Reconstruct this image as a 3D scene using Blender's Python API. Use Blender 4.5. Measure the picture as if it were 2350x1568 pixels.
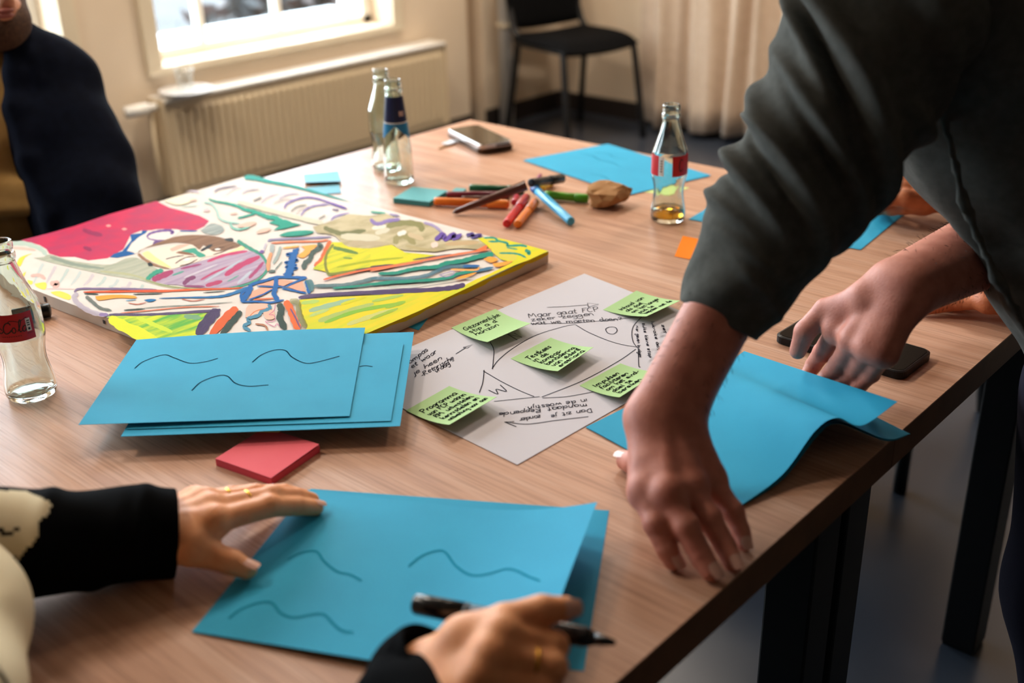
import bpy, bmesh, math, random
import numpy as np
from mathutils import Vector, Matrix
scene = bpy.context.scene
for o in list(bpy.data.objects): bpy.data.objects.remove(o)
C = scene.collection
rnd = random.Random(7)
# ------------------------------------------------------------------ camera
# world: X runs along the long table edge, Y points at the window wall, Z up (floor = 0)
W, H = 2350, 1568
FPX = 2565.8
TT = 0.745                       # table top height
CAM = np.array([0.0, 0.0, TT + 0.591])
PITCH, ROLL, PHI = 0.4307, -0.0265, 0.8327
def _v(a, b, c):                 # camera-yaw frame -> world frame
    return np.array([a*math.cos(PHI)+b*math.sin(PHI), -a*math.sin(PHI)+b*math.cos(PHI), c])
_rt = _v(1, 0, 0); _up = _v(0, math.sin(PITCH), math.cos(PITCH)); FW = _v(0, math.cos(PITCH), -math.sin(PITCH))
RT = _rt*math.cos(ROLL)+_up*math.sin(ROLL); UP = -_rt*math.sin(ROLL)+_up*math.cos(ROLL)
cd = bpy.data.cameras.new('camera'); cam = bpy.data.objects.new('camera', cd); C.objects.link(cam)
cam.matrix_world = Matrix(((RT[0], UP[0], -FW[0], CAM[0]), (RT[1], UP[1], -FW[1], CAM[1]), (RT[2], UP[2], -FW[2], CAM[2]), (0, 0, 0, 1)))
cd.sensor_width = 36; cd.lens = FPX/W*36; cd.clip_start = 0.02; cd.clip_end = 200
cd.dof.use_dof = True; cd.dof.focus_distance = 1.36; cd.dof.aperture_fstop = 3.2
scene.camera = cam
# ------------------------------------------------------------------ world, daylight, exposure
wd = bpy.data.worlds.new('overcast_sky'); scene.world = wd; wd.use_nodes = True
bg = wd.node_tree.nodes['Background']; bg.inputs[0].default_value = (0.80, 0.90, 1.0, 1); bg.inputs[1].default_value = 18.0
vs = scene.view_settings
vs.view_transform = 'Standard'; vs.look = 'None'; vs.gamma = 1; vs.use_curve_mapping = False; vs.exposure = 0.30
WALL_Y, WALL_X, CEIL = 3.72, 4.50, 3.0
WINS = [(-1.05, 0.09), (0.66, 1.86), (2.22, 3.36)]      # window openings along X
WZ0, WZ1 = 0.575, 2.45
for i, (a, b) in enumerate(WINS):                        # portals: guide sampling of the sky through the windows
    ld = bpy.data.lights.new('window_portal', 'AREA'); ld.shape = 'RECTANGLE'; ld.size = b-a+.1; ld.size_y = WZ1-WZ0+.1
    ld.cycles.is_portal = True
    lo = bpy.data.objects.new('window_portal', ld); C.objects.link(lo)
    lo.location = ((a+b)/2, WALL_Y+.34, (WZ0+WZ1)/2); lo.rotation_euler = (-math.pi/2, 0, 0)
# ------------------------------------------------------------------ helpers
def ray(px, py): return (px-W/2)/FPX*RT+(H/2-py)/FPX*UP+FW
def at(px, py, z=0.0):           # point at height z above the table top seen at a pixel
    r = ray(px, py); return CAM+(TT+z-CAM[2])/r[2]*r
def floor_at(px, py): return at(px, py, -TT)
def dep(px, py, D): return CAM+D*ray(px, py)
def onY(px, py, Y): r = ray(px, py); return CAM+(Y/r[1])*r
def onX(px, py, X): r = ray(px, py); return CAM+(X/r[0])*r
def nrm(v): v = np.asarray(v, float); return v/np.linalg.norm(v)
def tag(o, label=None, cat=None, group=None, kind=None):
    if label: o['label'] = label
    if cat: o['category'] = cat
    if group: o['group'] = group
    if kind: o['kind'] = kind
    return o
def empty(name, loc, label=None, cat=None, group=None, kind=None):
    o = bpy.data.objects.new(name, None); C.objects.link(o); o.location = Vector(loc); o.empty_display_size = .05
    return tag(o, label, cat, group, kind)
def ploc(parent):
    p = np.zeros(3)
    while parent is not None: p += np.array(parent.location); parent = parent.parent
    return p
def mk(name, V, F, mat=None, parent=None, smooth=False, midx=None, mats=None):
    V = np.asarray(V, float)
    if parent is not None: V = V-ploc(parent)
    me = bpy.data.meshes.new(name)
    if isinstance(F, np.ndarray) and F.ndim == 2:
        n, k = F.shape
        me.vertices.add(len(V)); me.vertices.foreach_set('co', V.astype(np.float32).ravel())
        me.loops.add(n*k); me.loops.foreach_set('vertex_index', F.astype(np.int32).ravel())
        me.polygons.add(n); me.polygons.foreach_set('loop_start', np.arange(0, n*k, k, dtype=np.int32))
        me.polygons.foreach_set('loop_total', np.full(n, k, dtype=np.int32))
        me.update(calc_edges=True); me.validate()
    else:
        me.from_pydata([tuple(v) for v in V], [], [tuple(int(i) for i in f) for f in F])
    for m in (mats or ([mat] if mat else [])): me.materials.append(m)
    if smooth: me.polygons.foreach_set('use_smooth', np.ones(len(me.polygons), bool))
    if midx is not None: me.polygons.foreach_set('material_index', np.asarray(midx, np.int32))
    me.update()
    o = bpy.data.objects.new(name, me); C.objects.link(o)
    if parent is not None: o.parent = parent
    return o
class MB:                        # collects simple solids into one mesh
    def __init__(s): s.V = []; s.F = []
    def add(s, V, F):
        b = len(s.V); s.V += [tuple(v) for v in V]; s.F += [tuple(i+b for i in f) for f in F]; return s
    def box(s, lo, hi, bev=0):
        x0, y0, z0 = lo; x1, y1, z1 = hi
        if not bev:
            return s.add([(x0,y0,z0),(x1,y0,z0),(x1,y1,z0),(x0,y1,z0),(x0,y0,z1),(x1,y0,z1),(x1,y1,z1),(x0,y1,z1)],
              [(0,3,2,1),(4,5,6,7),(0,1,5,4),(1,2,6,5),(2,3,7,6),(3,0,4,7)])
        bm = bmesh.new(); bmesh.ops.create_cube(bm, size=1)
        for v in bm.verts: v.co = Vector(((x0+x1)/2+v.co.x*(x1-x0), (y0+y1)/2+v.co.y*(y1-y0), (z0+z1)/2+v.co.z*(z1-z0)))
        bmesh.ops.bevel(bm, geom=list(bm.edges), offset=bev, segments=2, affect='EDGES', profile=.5)
        bm.verts.ensure_lookup_table(); s.add([v.co[:] for v in bm.verts], [[v.index for v in f.verts] for f in bm.faces]); bm.free(); return s
    def obox(s, c, ax, ay, az):   # oriented box from centre and half-axis vectors
        c, ax, ay, az = map(np.asarray, (c, ax, ay, az))
        V = [c+sx*ax+sy*ay+sz*az for sz in (-1,1) for sy in (-1,1) for sx in (-1,1)]
        return s.add(V, [(0,2,3,1),(4,5,7,6),(0,1,5,4),(1,3,7,5),(3,2,6,7),(2,0,4,6)])
    def tube(s, pts, r, n=12, cap=True):
        V, F = tube_vf(pts, r, n, cap); return s.add(V, F)
    def lathe(s, prof, c=(0,0,0), n=32, capb=True, capt=True, flute=None):
        V = []; F = []; m = len(prof)
        for i, (r, z) in enumerate(prof):
            for j in range(n):
                a = 2*math.pi*j/n; rr = r*(1+(flute(z, a) if flute else 0))
                V.append((c[0]+rr*math.cos(a), c[1]+rr*math.sin(a), c[2]+z))
        for i in range(m-1):
            for j in range(n):
                k = (j+1)%n; F.append((i*n+j, i*n+k, (i+1)*n+k, (i+1)*n+j))
        if capb: F.append(tuple(range(n-1, -1, -1)))
        if capt: F.append(tuple((m-1)*n+j for j in range(n)))
        return s.add(V, F)
    def build(s, name, mat, parent=None, smooth=False): return mk(name, s.V, s.F, mat, parent, smooth)
def frames(pts):
    P = np.asarray(pts, float); T = np.gradient(P, axis=0); T /= np.linalg.norm(T, axis=1)[:, None]+1e-12
    u = np.cross(T[0], (0, 0, 1.0)); 
    if np.linalg.norm(u) < .05: u = np.cross(T[0], (1.0, 0, 0))
    U = [u/np.linalg.norm(u)]
    for t in T[1:]:
        u = U[-1]-t*np.dot(U[-1], t); U.append(u/np.linalg.norm(u))
    U = np.array(U); return P, T, U, np.cross(T, U)
def tube_vf(pts, r, n=12, cap=True):
    P, T, U, B = frames(pts); m = len(P); r = np.broadcast_to(np.asarray(r, float), (m,))
    a = np.arange(n)*2*math.pi/n
    V = (P[:, None]+r[:, None, None]*(np.cos(a)[None, :, None]*U[:, None]+np.sin(a)[None, :, None]*B[:, None])).reshape(-1, 3)
    F = [(i*n+j, i*n+(j+1)%n, (i+1)*n+(j+1)%n, (i+1)*n+j) for i in range(m-1) for j in range(n)]
    if cap: F += [tuple(range(n-1, -1, -1)), tuple((m-1)*n+j for j in range(n))]
    return V, F
def spline(pts, n=8):            # Catmull-Rom
    P = np.asarray(pts, float)
    if len(P) < 3: 
        t = np.linspace(0, 1, n+1)[:, None]; return P[0]*(1-t)+P[-1]*t
    Q = np.vstack([2*P[0]-P[1], P, 2*P[-1]-P[-2]]); out = []
    for i in range(1, len(Q)-2):
        t = np.linspace(0, 1, n, endpoint=False)[:, None]
        a, b, c, d = Q[i-1], Q[i], Q[i+1], Q[i+2]
        out.append(.5*((2*b)+(-a+c)*t+(2*a-5*b+4*c-d)*t**2+(-a+3*b-3*c+d)*t**3))
    out.append(P[-1:]); return np.vstack(out)
# ------------------------------------------------------------------ materials
def lin(h):                      # 'rrggbb' sRGB -> linear
    c = [int(h[i:i+2], 16)/255 for i in (0, 2, 4)]
    return tuple((x/12.92 if x <= .04045 else ((x+.055)/1.055)**2.4) for x in c)+(1,)
MATS = {}
def mat(name, col, rough=.6, col2=None, scale=8, stretch=(1,1,1), bump=0, bscale=60, metal=0, trans=0, ior=1.45, sss=0, coat=0, spec=.5, sheen=0, dry=0, lo=.35, hi=.65, rotz=0, emit=0):
    if name in MATS: return MATS[name]
    m = bpy.data.materials.new(name); m.use_nodes = True; nt = m.node_tree; N = nt.nodes; L = nt.links
    b = N['Principled BSDF']; I = b.inputs
    c = lin(col) if isinstance(col, str) else tuple(col)+(1,)
    I['Base Color'].default_value = c; I['Roughness'].default_value = rough; I['Metallic'].default_value = metal
    I['Transmission Weight'].default_value = trans; I['IOR'].default_value = ior; I['Specular IOR Level'].default_value = spec
    I['Coat Weight'].default_value = coat; I['Sheen Weight'].default_value = sheen
    if sss: I['Subsurface Weight'].default_value = sss; I['Subsurface Radius'].default_value = (.012, .005, .003); I['Subsurface Scale'].default_value = 1.0
    if emit: I['Emission Color'].default_value = c; I['Emission Strength'].default_value = emit
    tc = N.new('ShaderNodeTexCoord'); mp = N.new('ShaderNodeMapping'); mp.inputs['Scale'].default_value = stretch; mp.inputs['Rotation'].default_value = (0, 0, rotz)
    L.new(tc.outputs['Object'], mp.inputs['Vector'])
    if col2 is not None or dry:
        nz = N.new('ShaderNodeTexNoise'); nz.inputs['Scale'].default_value = scale; nz.inputs['Detail'].default_value = 5
        L.new(mp.outputs[0], nz.inputs['Vector'])
        rp = N.new('ShaderNodeValToRGB'); rp.color_ramp.elements[0].position = lo; rp.color_ramp.elements[1].position = hi
        rp.color_ramp.elements[0].color = c; rp.color_ramp.elements[1].color = lin(col2) if col2 else c
        L.new(nz.outputs['Fac'], rp.inputs['Fac'])
        if col2: L.new(rp.outputs['Color'], I['Base Color'])
    if dry:                      # broken, dry-brush coverage
        n2 = N.new('ShaderNodeTexNoise'); n2.inputs['Scale'].default_value = 420; n2.inputs['Detail'].default_value = 2
        L.new(mp.outputs[0], n2.inputs['Vector'])
        r2 = N.new('ShaderNodeValToRGB'); r2.color_ramp.elements[0].position = dry-.06; r2.color_ramp.elements[1].position = dry+.06
        L.new(n2.outputs['Fac'], r2.inputs['Fac']); L.new(r2.outputs['Color'], I['Alpha'])
    if bump:
        nb = N.new('ShaderNodeTexNoise'); nb.inputs['Scale'].default_value = bscale; nb.inputs['Detail'].default_value = 4
        L.new(mp.outputs[0], nb.inputs['Vector'])
        bp = N.new('ShaderNodeBump'); bp.inputs['Strength'].default_value = bump; bp.inputs['Distance'].default_value = .002
        L.new(nb.outputs['Fac'], bp.inputs['Height']); L.new(bp.outputs[0], I['Normal'])
    MATS[name] = m; return m
def glass_mat(name, col, rough=0.0, ior=1.5):
    m = mat(name, col, rough, trans=1, ior=ior); return m
def wood_mat():
    m = bpy.data.materials.new('oak_laminate'); m.use_nodes = True; nt = m.node_tree; N = nt.nodes; L = nt.links; b = N['Principled BSDF']
    tc = N.new('ShaderNodeTexCoord'); mp = N.new('ShaderNodeMapping'); L.new(tc.outputs['Object'], mp.inputs[0]); mp.inputs['Scale'].default_value = (24, 1.3, 1)
    n0 = N.new('ShaderNodeTexNoise'); n0.inputs['Scale'].default_value = 1.3; n0.inputs['Detail'].default_value = 3; L.new(tc.outputs['Object'], n0.inputs[0])
    mx = N.new('ShaderNodeMixRGB'); mx.blend_type = 'ADD'; mx.inputs[0].default_value = .5; L.new(mp.outputs[0], mx.inputs[1]); L.new(n0.outputs['Color'], mx.inputs[2])
    n1 = N.new('ShaderNodeTexNoise'); n1.inputs['Scale'].default_value = 1.6; n1.inputs['Detail'].default_value = 7; n1.inputs['Roughness'].default_value = .62; L.new(mx.outputs[0], n1.inputs[0])
    r = N.new('ShaderNodeValToRGB'); e = r.color_ramp.elements
    e[0].position = .28; e[0].color = lin(WOOD[0]); e[1].position = .72; e[1].color = lin(WOOD[2]); k = e.new(.48); k.color = lin(WOOD[1])
    L.new(n1.outputs['Fac'], r.inputs[0])
    m3 = N.new('ShaderNodeMapping'); m3.inputs['Scale'].default_value = (420, 9, 1); L.new(tc.outputs['Object'], m3.inputs[0])
    n3 = N.new('ShaderNodeTexNoise'); n3.inputs['Scale'].default_value = 1; n3.inputs['Detail'].default_value = 2; L.new(m3.outputs[0], n3.inputs[0])
    r3 = N.new('ShaderNodeValToRGB'); r3.color_ramp.elements[0].position = .36; r3.color_ramp.elements[0].color = (.62, .56, .5, 1); r3.color_ramp.elements[1].position = .5; r3.color_ramp.elements[1].color = (1, 1, 1, 1)
    L.new(n3.outputs['Fac'], r3.inputs[0])
    mu = N.new('ShaderNodeMixRGB'); mu.blend_type = 'MULTIPLY'; mu.inputs[0].default_value = .55; L.new(r.outputs[0], mu.inputs[1]); L.new(r3.outputs[0], mu.inputs[2])
    L.new(mu.outputs[0], b.inputs['Base Color']); b.inputs['Roughness'].default_value = .40; b.inputs['Specular IOR Level'].default_value = .24
    bp = N.new('ShaderNodeBump'); bp.inputs['Strength'].default_value = .12; bp.inputs['Distance'].default_value = .0006; L.new(n3.outputs['Fac'], bp.inputs['Height']); L.new(bp.outputs[0], b.inputs['Normal'])
    return m
WOOD = ('a97b63', 'bf9175', 'cca48d')
M_wall = mat('plaster', 'e0cdb4', .9, col2='dac6ac', scale=2, bump=.05, bscale=40)
M_white = mat('white_gloss_paint', 'efece6', .35, col2='e8e4da', scale=3)
M_cream = mat('cream_gloss_paint', 'dccdb2', .4)
M_ceil = mat('ceiling_white', 'ddd6ca', .9)
M_black = mat('black_metal', '0b0b0c', .45)
# ------------------------------------------------------------------ signed-distance modelling for bodies
class Field:
    def __init__(s): s.prims = []; s.post = []
    def cone(s, a, b, ra, rb, k=.004): s.prims.append(('c', np.asarray(a, float), np.asarray(b, float), ra, rb, k)); return s
    def chain(s, pts, rs, k=.004):
        for i in range(len(pts)-1): s.cone(pts[i], pts[i+1], rs[i], rs[i+1], k)
        return s
    def ell(s, c, R, rad, k=.01): s.prims.append(('e', np.asarray(c, float), np.asarray(R, float), np.asarray(rad, float), None, k)); return s
    def groove(s, c, axis, amp, w, reach): s.post.append((np.asarray(c, float), nrm(axis), amp, w, reach)); return s
    def cut(s, c, R, rad, k=.004): s.prims.append(('x', np.asarray(c, float), np.asarray(R, float), np.asarray(rad, float), None, k)); return s
    def mesh(s, res):
        lo = np.full(3, 1e9); hi = -lo
        for p in s.prims:
            if p[0] == 'c': r = max(p[3], p[4]); q = [p[1]-r, p[2]-r, p[1]+r, p[2]+r]
            elif p[0] == 'e': r = max(p[3]); q = [p[1]-r, p[1]+r]
            else: continue
            for v in q: lo = np.minimum(lo, v); hi = np.maximum(hi, v)
        lo -= 3*res; hi += 3*res
        n = np.ceil((hi-lo)/res).astype(int)+1
        ax = [lo[i]+res*np.arange(n[i]) for i in range(3)]
        F = np.full(n, .05, np.float32)
        for p in s.prims:
            k = p[5]; mg = .012+k+2*res
            if p[0] == 'c': r = max(p[3], p[4]); b0 = np.minimum(p[1], p[2])-r-mg; b1 = np.maximum(p[1], p[2])+r+mg
            else: r = max(p[3]); b0 = p[1]-r-mg; b1 = p[1]+r+mg
            i0 = np.clip(((b0-lo)/res).astype(int), 0, n-1); i1 = np.clip(((b1-lo)/res).astype(int)+2, 1, n)
            sl = tuple(slice(a, b) for a, b in zip(i0, i1))
            X = [ax[i][sl[i]].reshape([-1 if j == i else 1 for j in range(3)]).astype(np.float32) for i in range(3)]
            if p[0] == 'c':
                a, b = p[1], p[2]; ab = b-a; L2 = float(ab@ab)+1e-12
                d = [X[i]-a[i] for i in range(3)]
                h = np.clip((d[0]*ab[0]+d[1]*ab[1]+d[2]*ab[2])/L2, 0, 1)
                q = np.sqrt((d[0]-h*ab[0])**2+(d[1]-h*ab[1])**2+(d[2]-h*ab[2])**2)-(p[3]+(p[4]-p[3])*h)
            else:
                R, rad = p[2], p[3]; d = [X[i]-p[1][i] for i in range(3)]
                l = [(d[0]*R[j][0]+d[1]*R[j][1]+d[2]*R[j][2]) for j in range(3)]
                k0 = np.sqrt(sum((l[j]/rad[j])**2 for j in range(3))); k1 = np.sqrt(sum((l[j]/rad[j]**2)**2 for j in range(3)))+1e-9
                q = k0*(k0-1)/k1
            f = F[sl]
            if p[0] == 'x':
                h = np.clip(.5-.5*(f+q)/k, 0, 1); F[sl] = f*(1-h)-q*h+k*h*(1-h)
            else:
                h = np.clip(.5+.5*(q-f)/k, 0, 1); F[sl] = q*(1-h)+f*h-k*h*(1-h)
        for c, a, amp, w, reach in s.post:
            b0 = c-reach*1.6; b1 = c+reach*1.6
            i0 = np.clip(((b0-lo)/res).astype(int), 0, n-1); i1 = np.clip(((b1-lo)/res).astype(int)+2, 1, n)
            sl = tuple(slice(p, q) for p, q in zip(i0, i1))
            X = [ax[i][sl[i]].reshape([-1 if j == i else 1 for j in range(3)])-c[i] for i in range(3)]
            t = X[0]*a[0]+X[1]*a[1]+X[2]*a[2]; r2 = X[0]**2+X[1]**2+X[2]**2
            F[sl] += (amp*np.exp(-(t/w)**2)*np.exp(-r2/reach**2)).astype(np.float32)
        return surface_nets(F, lo, res)
def surface_nets(F, lo, res):
    n = np.array(F.shape); S = F < 0
    cs = [S[i:n[0]-1+i, j:n[1]-1+j, k:n[2]-1+k] for i in (0,1) for j in (0,1) for k in (0,1)]
    cnt = sum(c.astype(np.int8) for c in cs); act = (cnt > 0) & (cnt < 8)
    idx = np.full(act.shape, -1, np.int64); I = np.argwhere(act); idx[act] = np.arange(len(I))
    acc = np.zeros((len(I), 3)); num = np.zeros(len(I))
    cor = [(i, j, k) for i in (0,1) for j in (0,1) for k in (0,1)]
    val = {c: F[I[:,0]+c[0], I[:,1]+c[1], I[:,2]+c[2]].astype(float) for c in cor}
    for a in cor:
        for d in range(3):
            if a[d] == 0:
                b = list(a); b[d] = 1; b = tuple(b); va, vb = val[a], val[b]
                m = (va < 0) != (vb < 0); t = np.where(m, va/(va-vb+1e-20), 0)
                pt = np.array(a, float)[None]+t[:, None]*(np.eye(3)[d])[None]
                acc[m] += pt[m]; num[m] += 1
    V = lo+res*(I+acc/np.maximum(num, 1)[:, None])
    Q = []
    for d in range(3):
        e1, e2 = [(1, 2), (2, 0), (0, 1)][d]
        sl0 = [slice(None)]*3; sl1 = [slice(None)]*3; sl0[d] = slice(0, n[d]-1); sl1[d] = slice(1, n[d])
        a, b = S[tuple(sl0)], S[tuple(sl1)]
        X = np.argwhere(a != b); X = X[(X[:, e1] > 0) & (X[:, e2] > 0) & (X[:, e1] < n[e1]-1) & (X[:, e2] < n[e2]-1)]
        def g(o1, o2):
            Y = X.copy(); Y[:, e1] -= o1; Y[:, e2] -= o2; return idx[Y[:,0], Y[:,1], Y[:,2]]
        q = np.stack([g(1, 1), g(0, 1), g(0, 0), g(1, 0)], 1); ins = a[X[:,0], X[:,1], X[:,2]]
        q[~ins] = q[~ins][:, ::-1]; Q.append(q)
    Q = np.vstack(Q); Q = Q[(Q >= 0).all(1)]
    # one light smoothing pass
    for it in range(2):
        A = np.zeros_like(V); c = np.zeros(len(V))
        for i in range(4):
            np.add.at(A, Q[:, i], V[Q[:, (i+1) % 4]]); np.add.at(c, Q[:, i], 1)
        V = V*.5+.5*A/np.maximum(c, 1)[:, None]
    return V, Q
def join_vf(parts):
    V = []; F = []; b = 0
    for v, f in parts: V.append(np.asarray(v)); F.append(np.asarray(f)+b); b += len(v)
    return np.vstack(V), np.vstack(F)
# ================================================================== the room
X0, Y0 = -2.6, -2.6
def struct(o, label=None): o['kind'] = 'structure'; 
def wallmat(): return M_wall
M_floor = mat('grey_linoleum', '353a43', .28, col2='2d323b', scale=3, bump=.03, bscale=25)
fl = MB().box((X0, Y0, -.05), (WALL_X+.3, WALL_Y+.3, 0)).build('floor', M_floor); struct(fl)
ce = MB().box((X0, Y0, CEIL), (WALL_X+.3, WALL_Y+.3, CEIL+.1)).build('ceiling', M_ceil); struct(ce)
NX0, NX1 = 3.836, 3.94           # shallow chase beside the heating pipe
m = MB(); xs = [X0]+[v for w in WINS for v in w]+[NX0]
for i in range(0, len(xs), 2): m.box((xs[i], WALL_Y, 0), (xs[i+1], WALL_Y+.3, CEIL))
for a, b in WINS: m.box((a, WALL_Y, 0), (b, WALL_Y+.3, WZ0)); m.box((a, WALL_Y, WZ1), (b, WALL_Y+.3, CEIL))
m.box((NX0, WALL_Y+.12, 0), (NX1, WALL_Y+.3, CEIL)); m.box((NX1, WALL_Y, 0), (WALL_X+.3, WALL_Y+.3, CEIL))
wl = m.build('wall_left', M_wall); struct(wl)
M_low_fill = mat('low_fill_wall', '64574b', .9)  # unseen walls, dark colour added to cut bounced fill light
wb = MB().box((WALL_X, Y0, 0), (WALL_X+.3, WALL_Y, CEIL)).build('wall_back', M_wall); struct(wb)
wr = MB().box((X0, Y0-.2, 0), (WALL_X+.3, Y0, CEIL)).build('wall_right', M_low_fill); struct(wr)
wn = MB().box((X0-.2, Y0, 0), (X0, WALL_Y+.3, CEIL)).build('wall_near', M_low_fill); struct(wn)
M_base = mat('dark_baseboard', '2a2320', .5)
b1 = MB().box((X0, WALL_Y-.015, 0), (NX0, WALL_Y, .09)).box((NX0, WALL_Y+.1, 0), (NX1, WALL_Y+.12, .12)).box((NX1, WALL_Y-.015, 0), (WALL_X, WALL_Y, .09)).build('baseboard_left', M_base); struct(b1)
b2 = MB().box((WALL_X-.015, Y0, 0), (WALL_X, WALL_Y-.015, .09)).build('baseboard_back', M_base); struct(b2)
def pane_mat():
    m = bpy.data.materials.new('window_glass'); m.use_nodes = True; nt = m.node_tree; N = nt.nodes; L = nt.links
    N.remove(N['Principled BSDF']); t = N.new('ShaderNodeBsdfTransparent'); t.inputs[0].default_value = (.95, .97, .97, 1); g = N.new('ShaderNodeBsdfGlossy'); g.inputs['Roughness'].default_value = .02
    f = N.new('ShaderNodeLayerWeight'); f.inputs[0].default_value = .5; q = N.new('ShaderNodeMath'); q.operation = 'POWER'; q.inputs[1].default_value = 4; k = N.new('ShaderNodeMath'); k.operation = 'MULTIPLY_ADD'; k.inputs[1].default_value = .55; k.inputs[2].default_value = .05
    L.new(f.outputs['Facing'], q.inputs[0]); L.new(q.outputs[0], k.inputs[0]); x = N.new('ShaderNodeMixShader'); L.new(k.outputs[0], x.inputs[0]); L.new(t.outputs[0], x.inputs[1]); L.new(g.outputs[0], x.inputs[2]); L.new(x.outputs[0], N['Material Output'].inputs[0]); return m
M_pane = pane_mat()
M_grey = mat('grey_stone_sill', '9aa0a4', .6)
for i, (a, b) in enumerate(WINS):
    w = empty('window_%d' % (i+1), ((a+b)/2, WALL_Y, WZ0), kind='structure')
    y = WALL_Y
    m = MB(); t = .062                                    # casing on the room side
    m.box((a-t, y-.022, WZ0-.03), (b+t, y+.01, WZ0), .004); m.box((a-t, y-.022, WZ1), (b+t, y+.01, WZ1+t), .004)
    m.box((a-t, y-.022, WZ0), (a, y+.01, WZ1), .004); m.box((b, y-.022, WZ0), (b+t, y+.01, WZ1), .004)
    m.build('casing', M_cream, w)
    MB().box((a, y+.01, WZ0-.03), (b, y+.12, WZ0-.001)).build('inner_sill', M_cream, w)
    m = MB(); z0 = WZ0
    m.box((a, y+.12, z0), (b, y+.17, z0+.036), .004); m.box((a, y+.12, WZ1-.07), (b, y+.17, WZ1), .004)
    m.box((a, y+.12, z0), (a+.05, y+.17, WZ1), .004); m.box((b-.05, y+.12, z0), (b, y+.17, WZ1), .004)
    m.build('sash', M_white, w)
    k = [a+.265, a+.635, a+.995]
    for x in k: MB().box((x, y+.125, z0+.036), (x+.028, y+.165, WZ1-.07), .003).build('glazing_bar', M_white, w)
    for z in (1.3, 1.9): MB().box((a+.05, y+.128, z), (b-.05, y+.162, z+.026)).build('glazing_bar', M_white, w)
    xs_ = [a+.05]+[v for x in k for v in (x, x+.028)]+[b-.05]; zs_ = [z0+.036, 1.3, 1.326, 1.9, 1.926, WZ1-.07]
    for q in range(0, len(xs_), 2):
        for r in range(0, 6, 2): MB().box((xs_[q], y+.144, zs_[r]), (xs_[q+1], y+.148, zs_[r+1])).build('pane', M_pane, w)
    MB().box((a-.05, y+.18, WZ0+.02), (b+.05, y+.46, WZ0+.036)).build('outer_sill', M_grey, w)
# ---- radiator under the window
RX0, RX1, RY0, RY1, RZ0, RZ1 = 2.14, 3.57, 3.60, 3.70, .115, .475
rad = empty('radiator', ((RX0+RX1)/2, 3.65, RZ0), 'cream ribbed panel radiator on the wall under the window', 'radiator')
M_rad = mat('radiator_enamel', 'd3c0a0', .4)
n = 42; prof = []; pit = (RX1-RX0-.05)/n
for j in range(n):
    x = RX0+.025+j*pit
    prof += [(x, 0), (x+pit*.18, .010), (x+pit*.62, .010), (x+pit*.8, 0)]
prof = [(RX0, 0)]+prof+[(RX1, 0)]
V = []; F = []
for z, s in ((RZ0, 0), (RZ0+.02, 0), (RZ0+.032, 1), (RZ1-.05, 1), (RZ1-.035, 0), (RZ1, 0)):
    V += [(x, RY0-s*d+.01, z) for x, d in prof]
q = len(prof)
for r in range(5):
    for j in range(q-1): F.append((r*q+j, r*q+j+1, (r+1)*q+j+1, (r+1)*q+j))
mk('front_panel', V, F, M_rad, rad)
MB().box((RX0, RY0+.012, RZ0), (RX1, RY0+.03, RZ1-.004)).box((RX0+.02, RY0+.06, RZ0+.01), (RX1-.02, RY0+.075, RZ1-.01)).build('inner_panel', M_rad, rad)
for x in (RX0-.004, RX1): MB().box((x, RY0, RZ0), (x+.006, RY1, RZ1+.004), .002).build('side_cover', M_rad, rad)
m = MB(); m.box((RX0, RY0-.002, RZ1-.006), (RX1, RY0+.012, RZ1+.006), .002); m.box((RX0, RY1-.012, RZ1-.006), (RX1, RY1, RZ1+.006), .002)
m.build('top_rail', M_white, rad)
for k in range(5): MB().box((RX0+.005, RY0+.014+k*.0155, RZ1-.002), (RX1-.005, RY0+.0255+k*.0155, RZ1+.005)).build('grille_bar', M_white, rad)
v = MB(); v.tube([(RX0-.01, 3.64, .455), (RX0-.055, 3.64, .455)], .014, 14); v.tube([(RX0-.045, 3.64, .455), (RX0-.13, 3.64, .455)], [.021]*2, 18)
v.build('valve_knob', M_white, rad, True)
MB().tube([(RX0-.03, 3.645, .45), (RX0-.03, 3.66, .02)], .008, 10).build('feed_pipe', M_rad, rad, True)
for x in (RX0+.2, RX1-.2): MB().box((x, RY1-.03, RZ0+.05), (x+.03, WALL_Y, RZ1-.1)).build('bracket', M_rad, rad)
# ---- saucer and glass left on the radiator
M_china = mat('white_china', 'e9e7e6', .2)
sx, sy, sz = 2.250, 3.617, RZ1+.0065
MB().lathe([(.001, .003), (.05, .003), (.052, 0), (.058, 0), (.06, .004), (.098, .016), (.100, .018), (.097, .019), (.06, .009), (.001, .0075)], (sx, sy, sz), 40, True, False).build('saucer', M_china, None, True)
tag(bpy.data.objects['saucer'], 'white china saucer resting on top of the radiator', 'saucer')
M_glass = glass_mat('clear_glass', 'f4fbfa', 0, 1.45)
g = MB().lathe([(.001, 0), (.026, 0), (.029, .004), (.033, .085), (.031, .085), (.027, .012), (.001, .010)], (sx, sy, sz+.0095), 32, True, False).build('drinking_glass', M_pane, None, True)
tag(g, 'small empty drinking glass standing on the white saucer', 'glass')
# ---- heating pipe
pp = empty('heating_pipe', (4.036, 3.664, 0), 'white vertical heating pipe standing in the room corner', 'pipe')
MB().tube([(4.036, 3.664, 0), (4.036, 3.664, CEIL)], .036, 24).build('pipe_tube', M_white, pp, True)
MB().tube([(4.036, 3.664, .475), (4.036, 3.664, .495)], .043, 24).build('pipe_collar', M_cream, pp, True)
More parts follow.
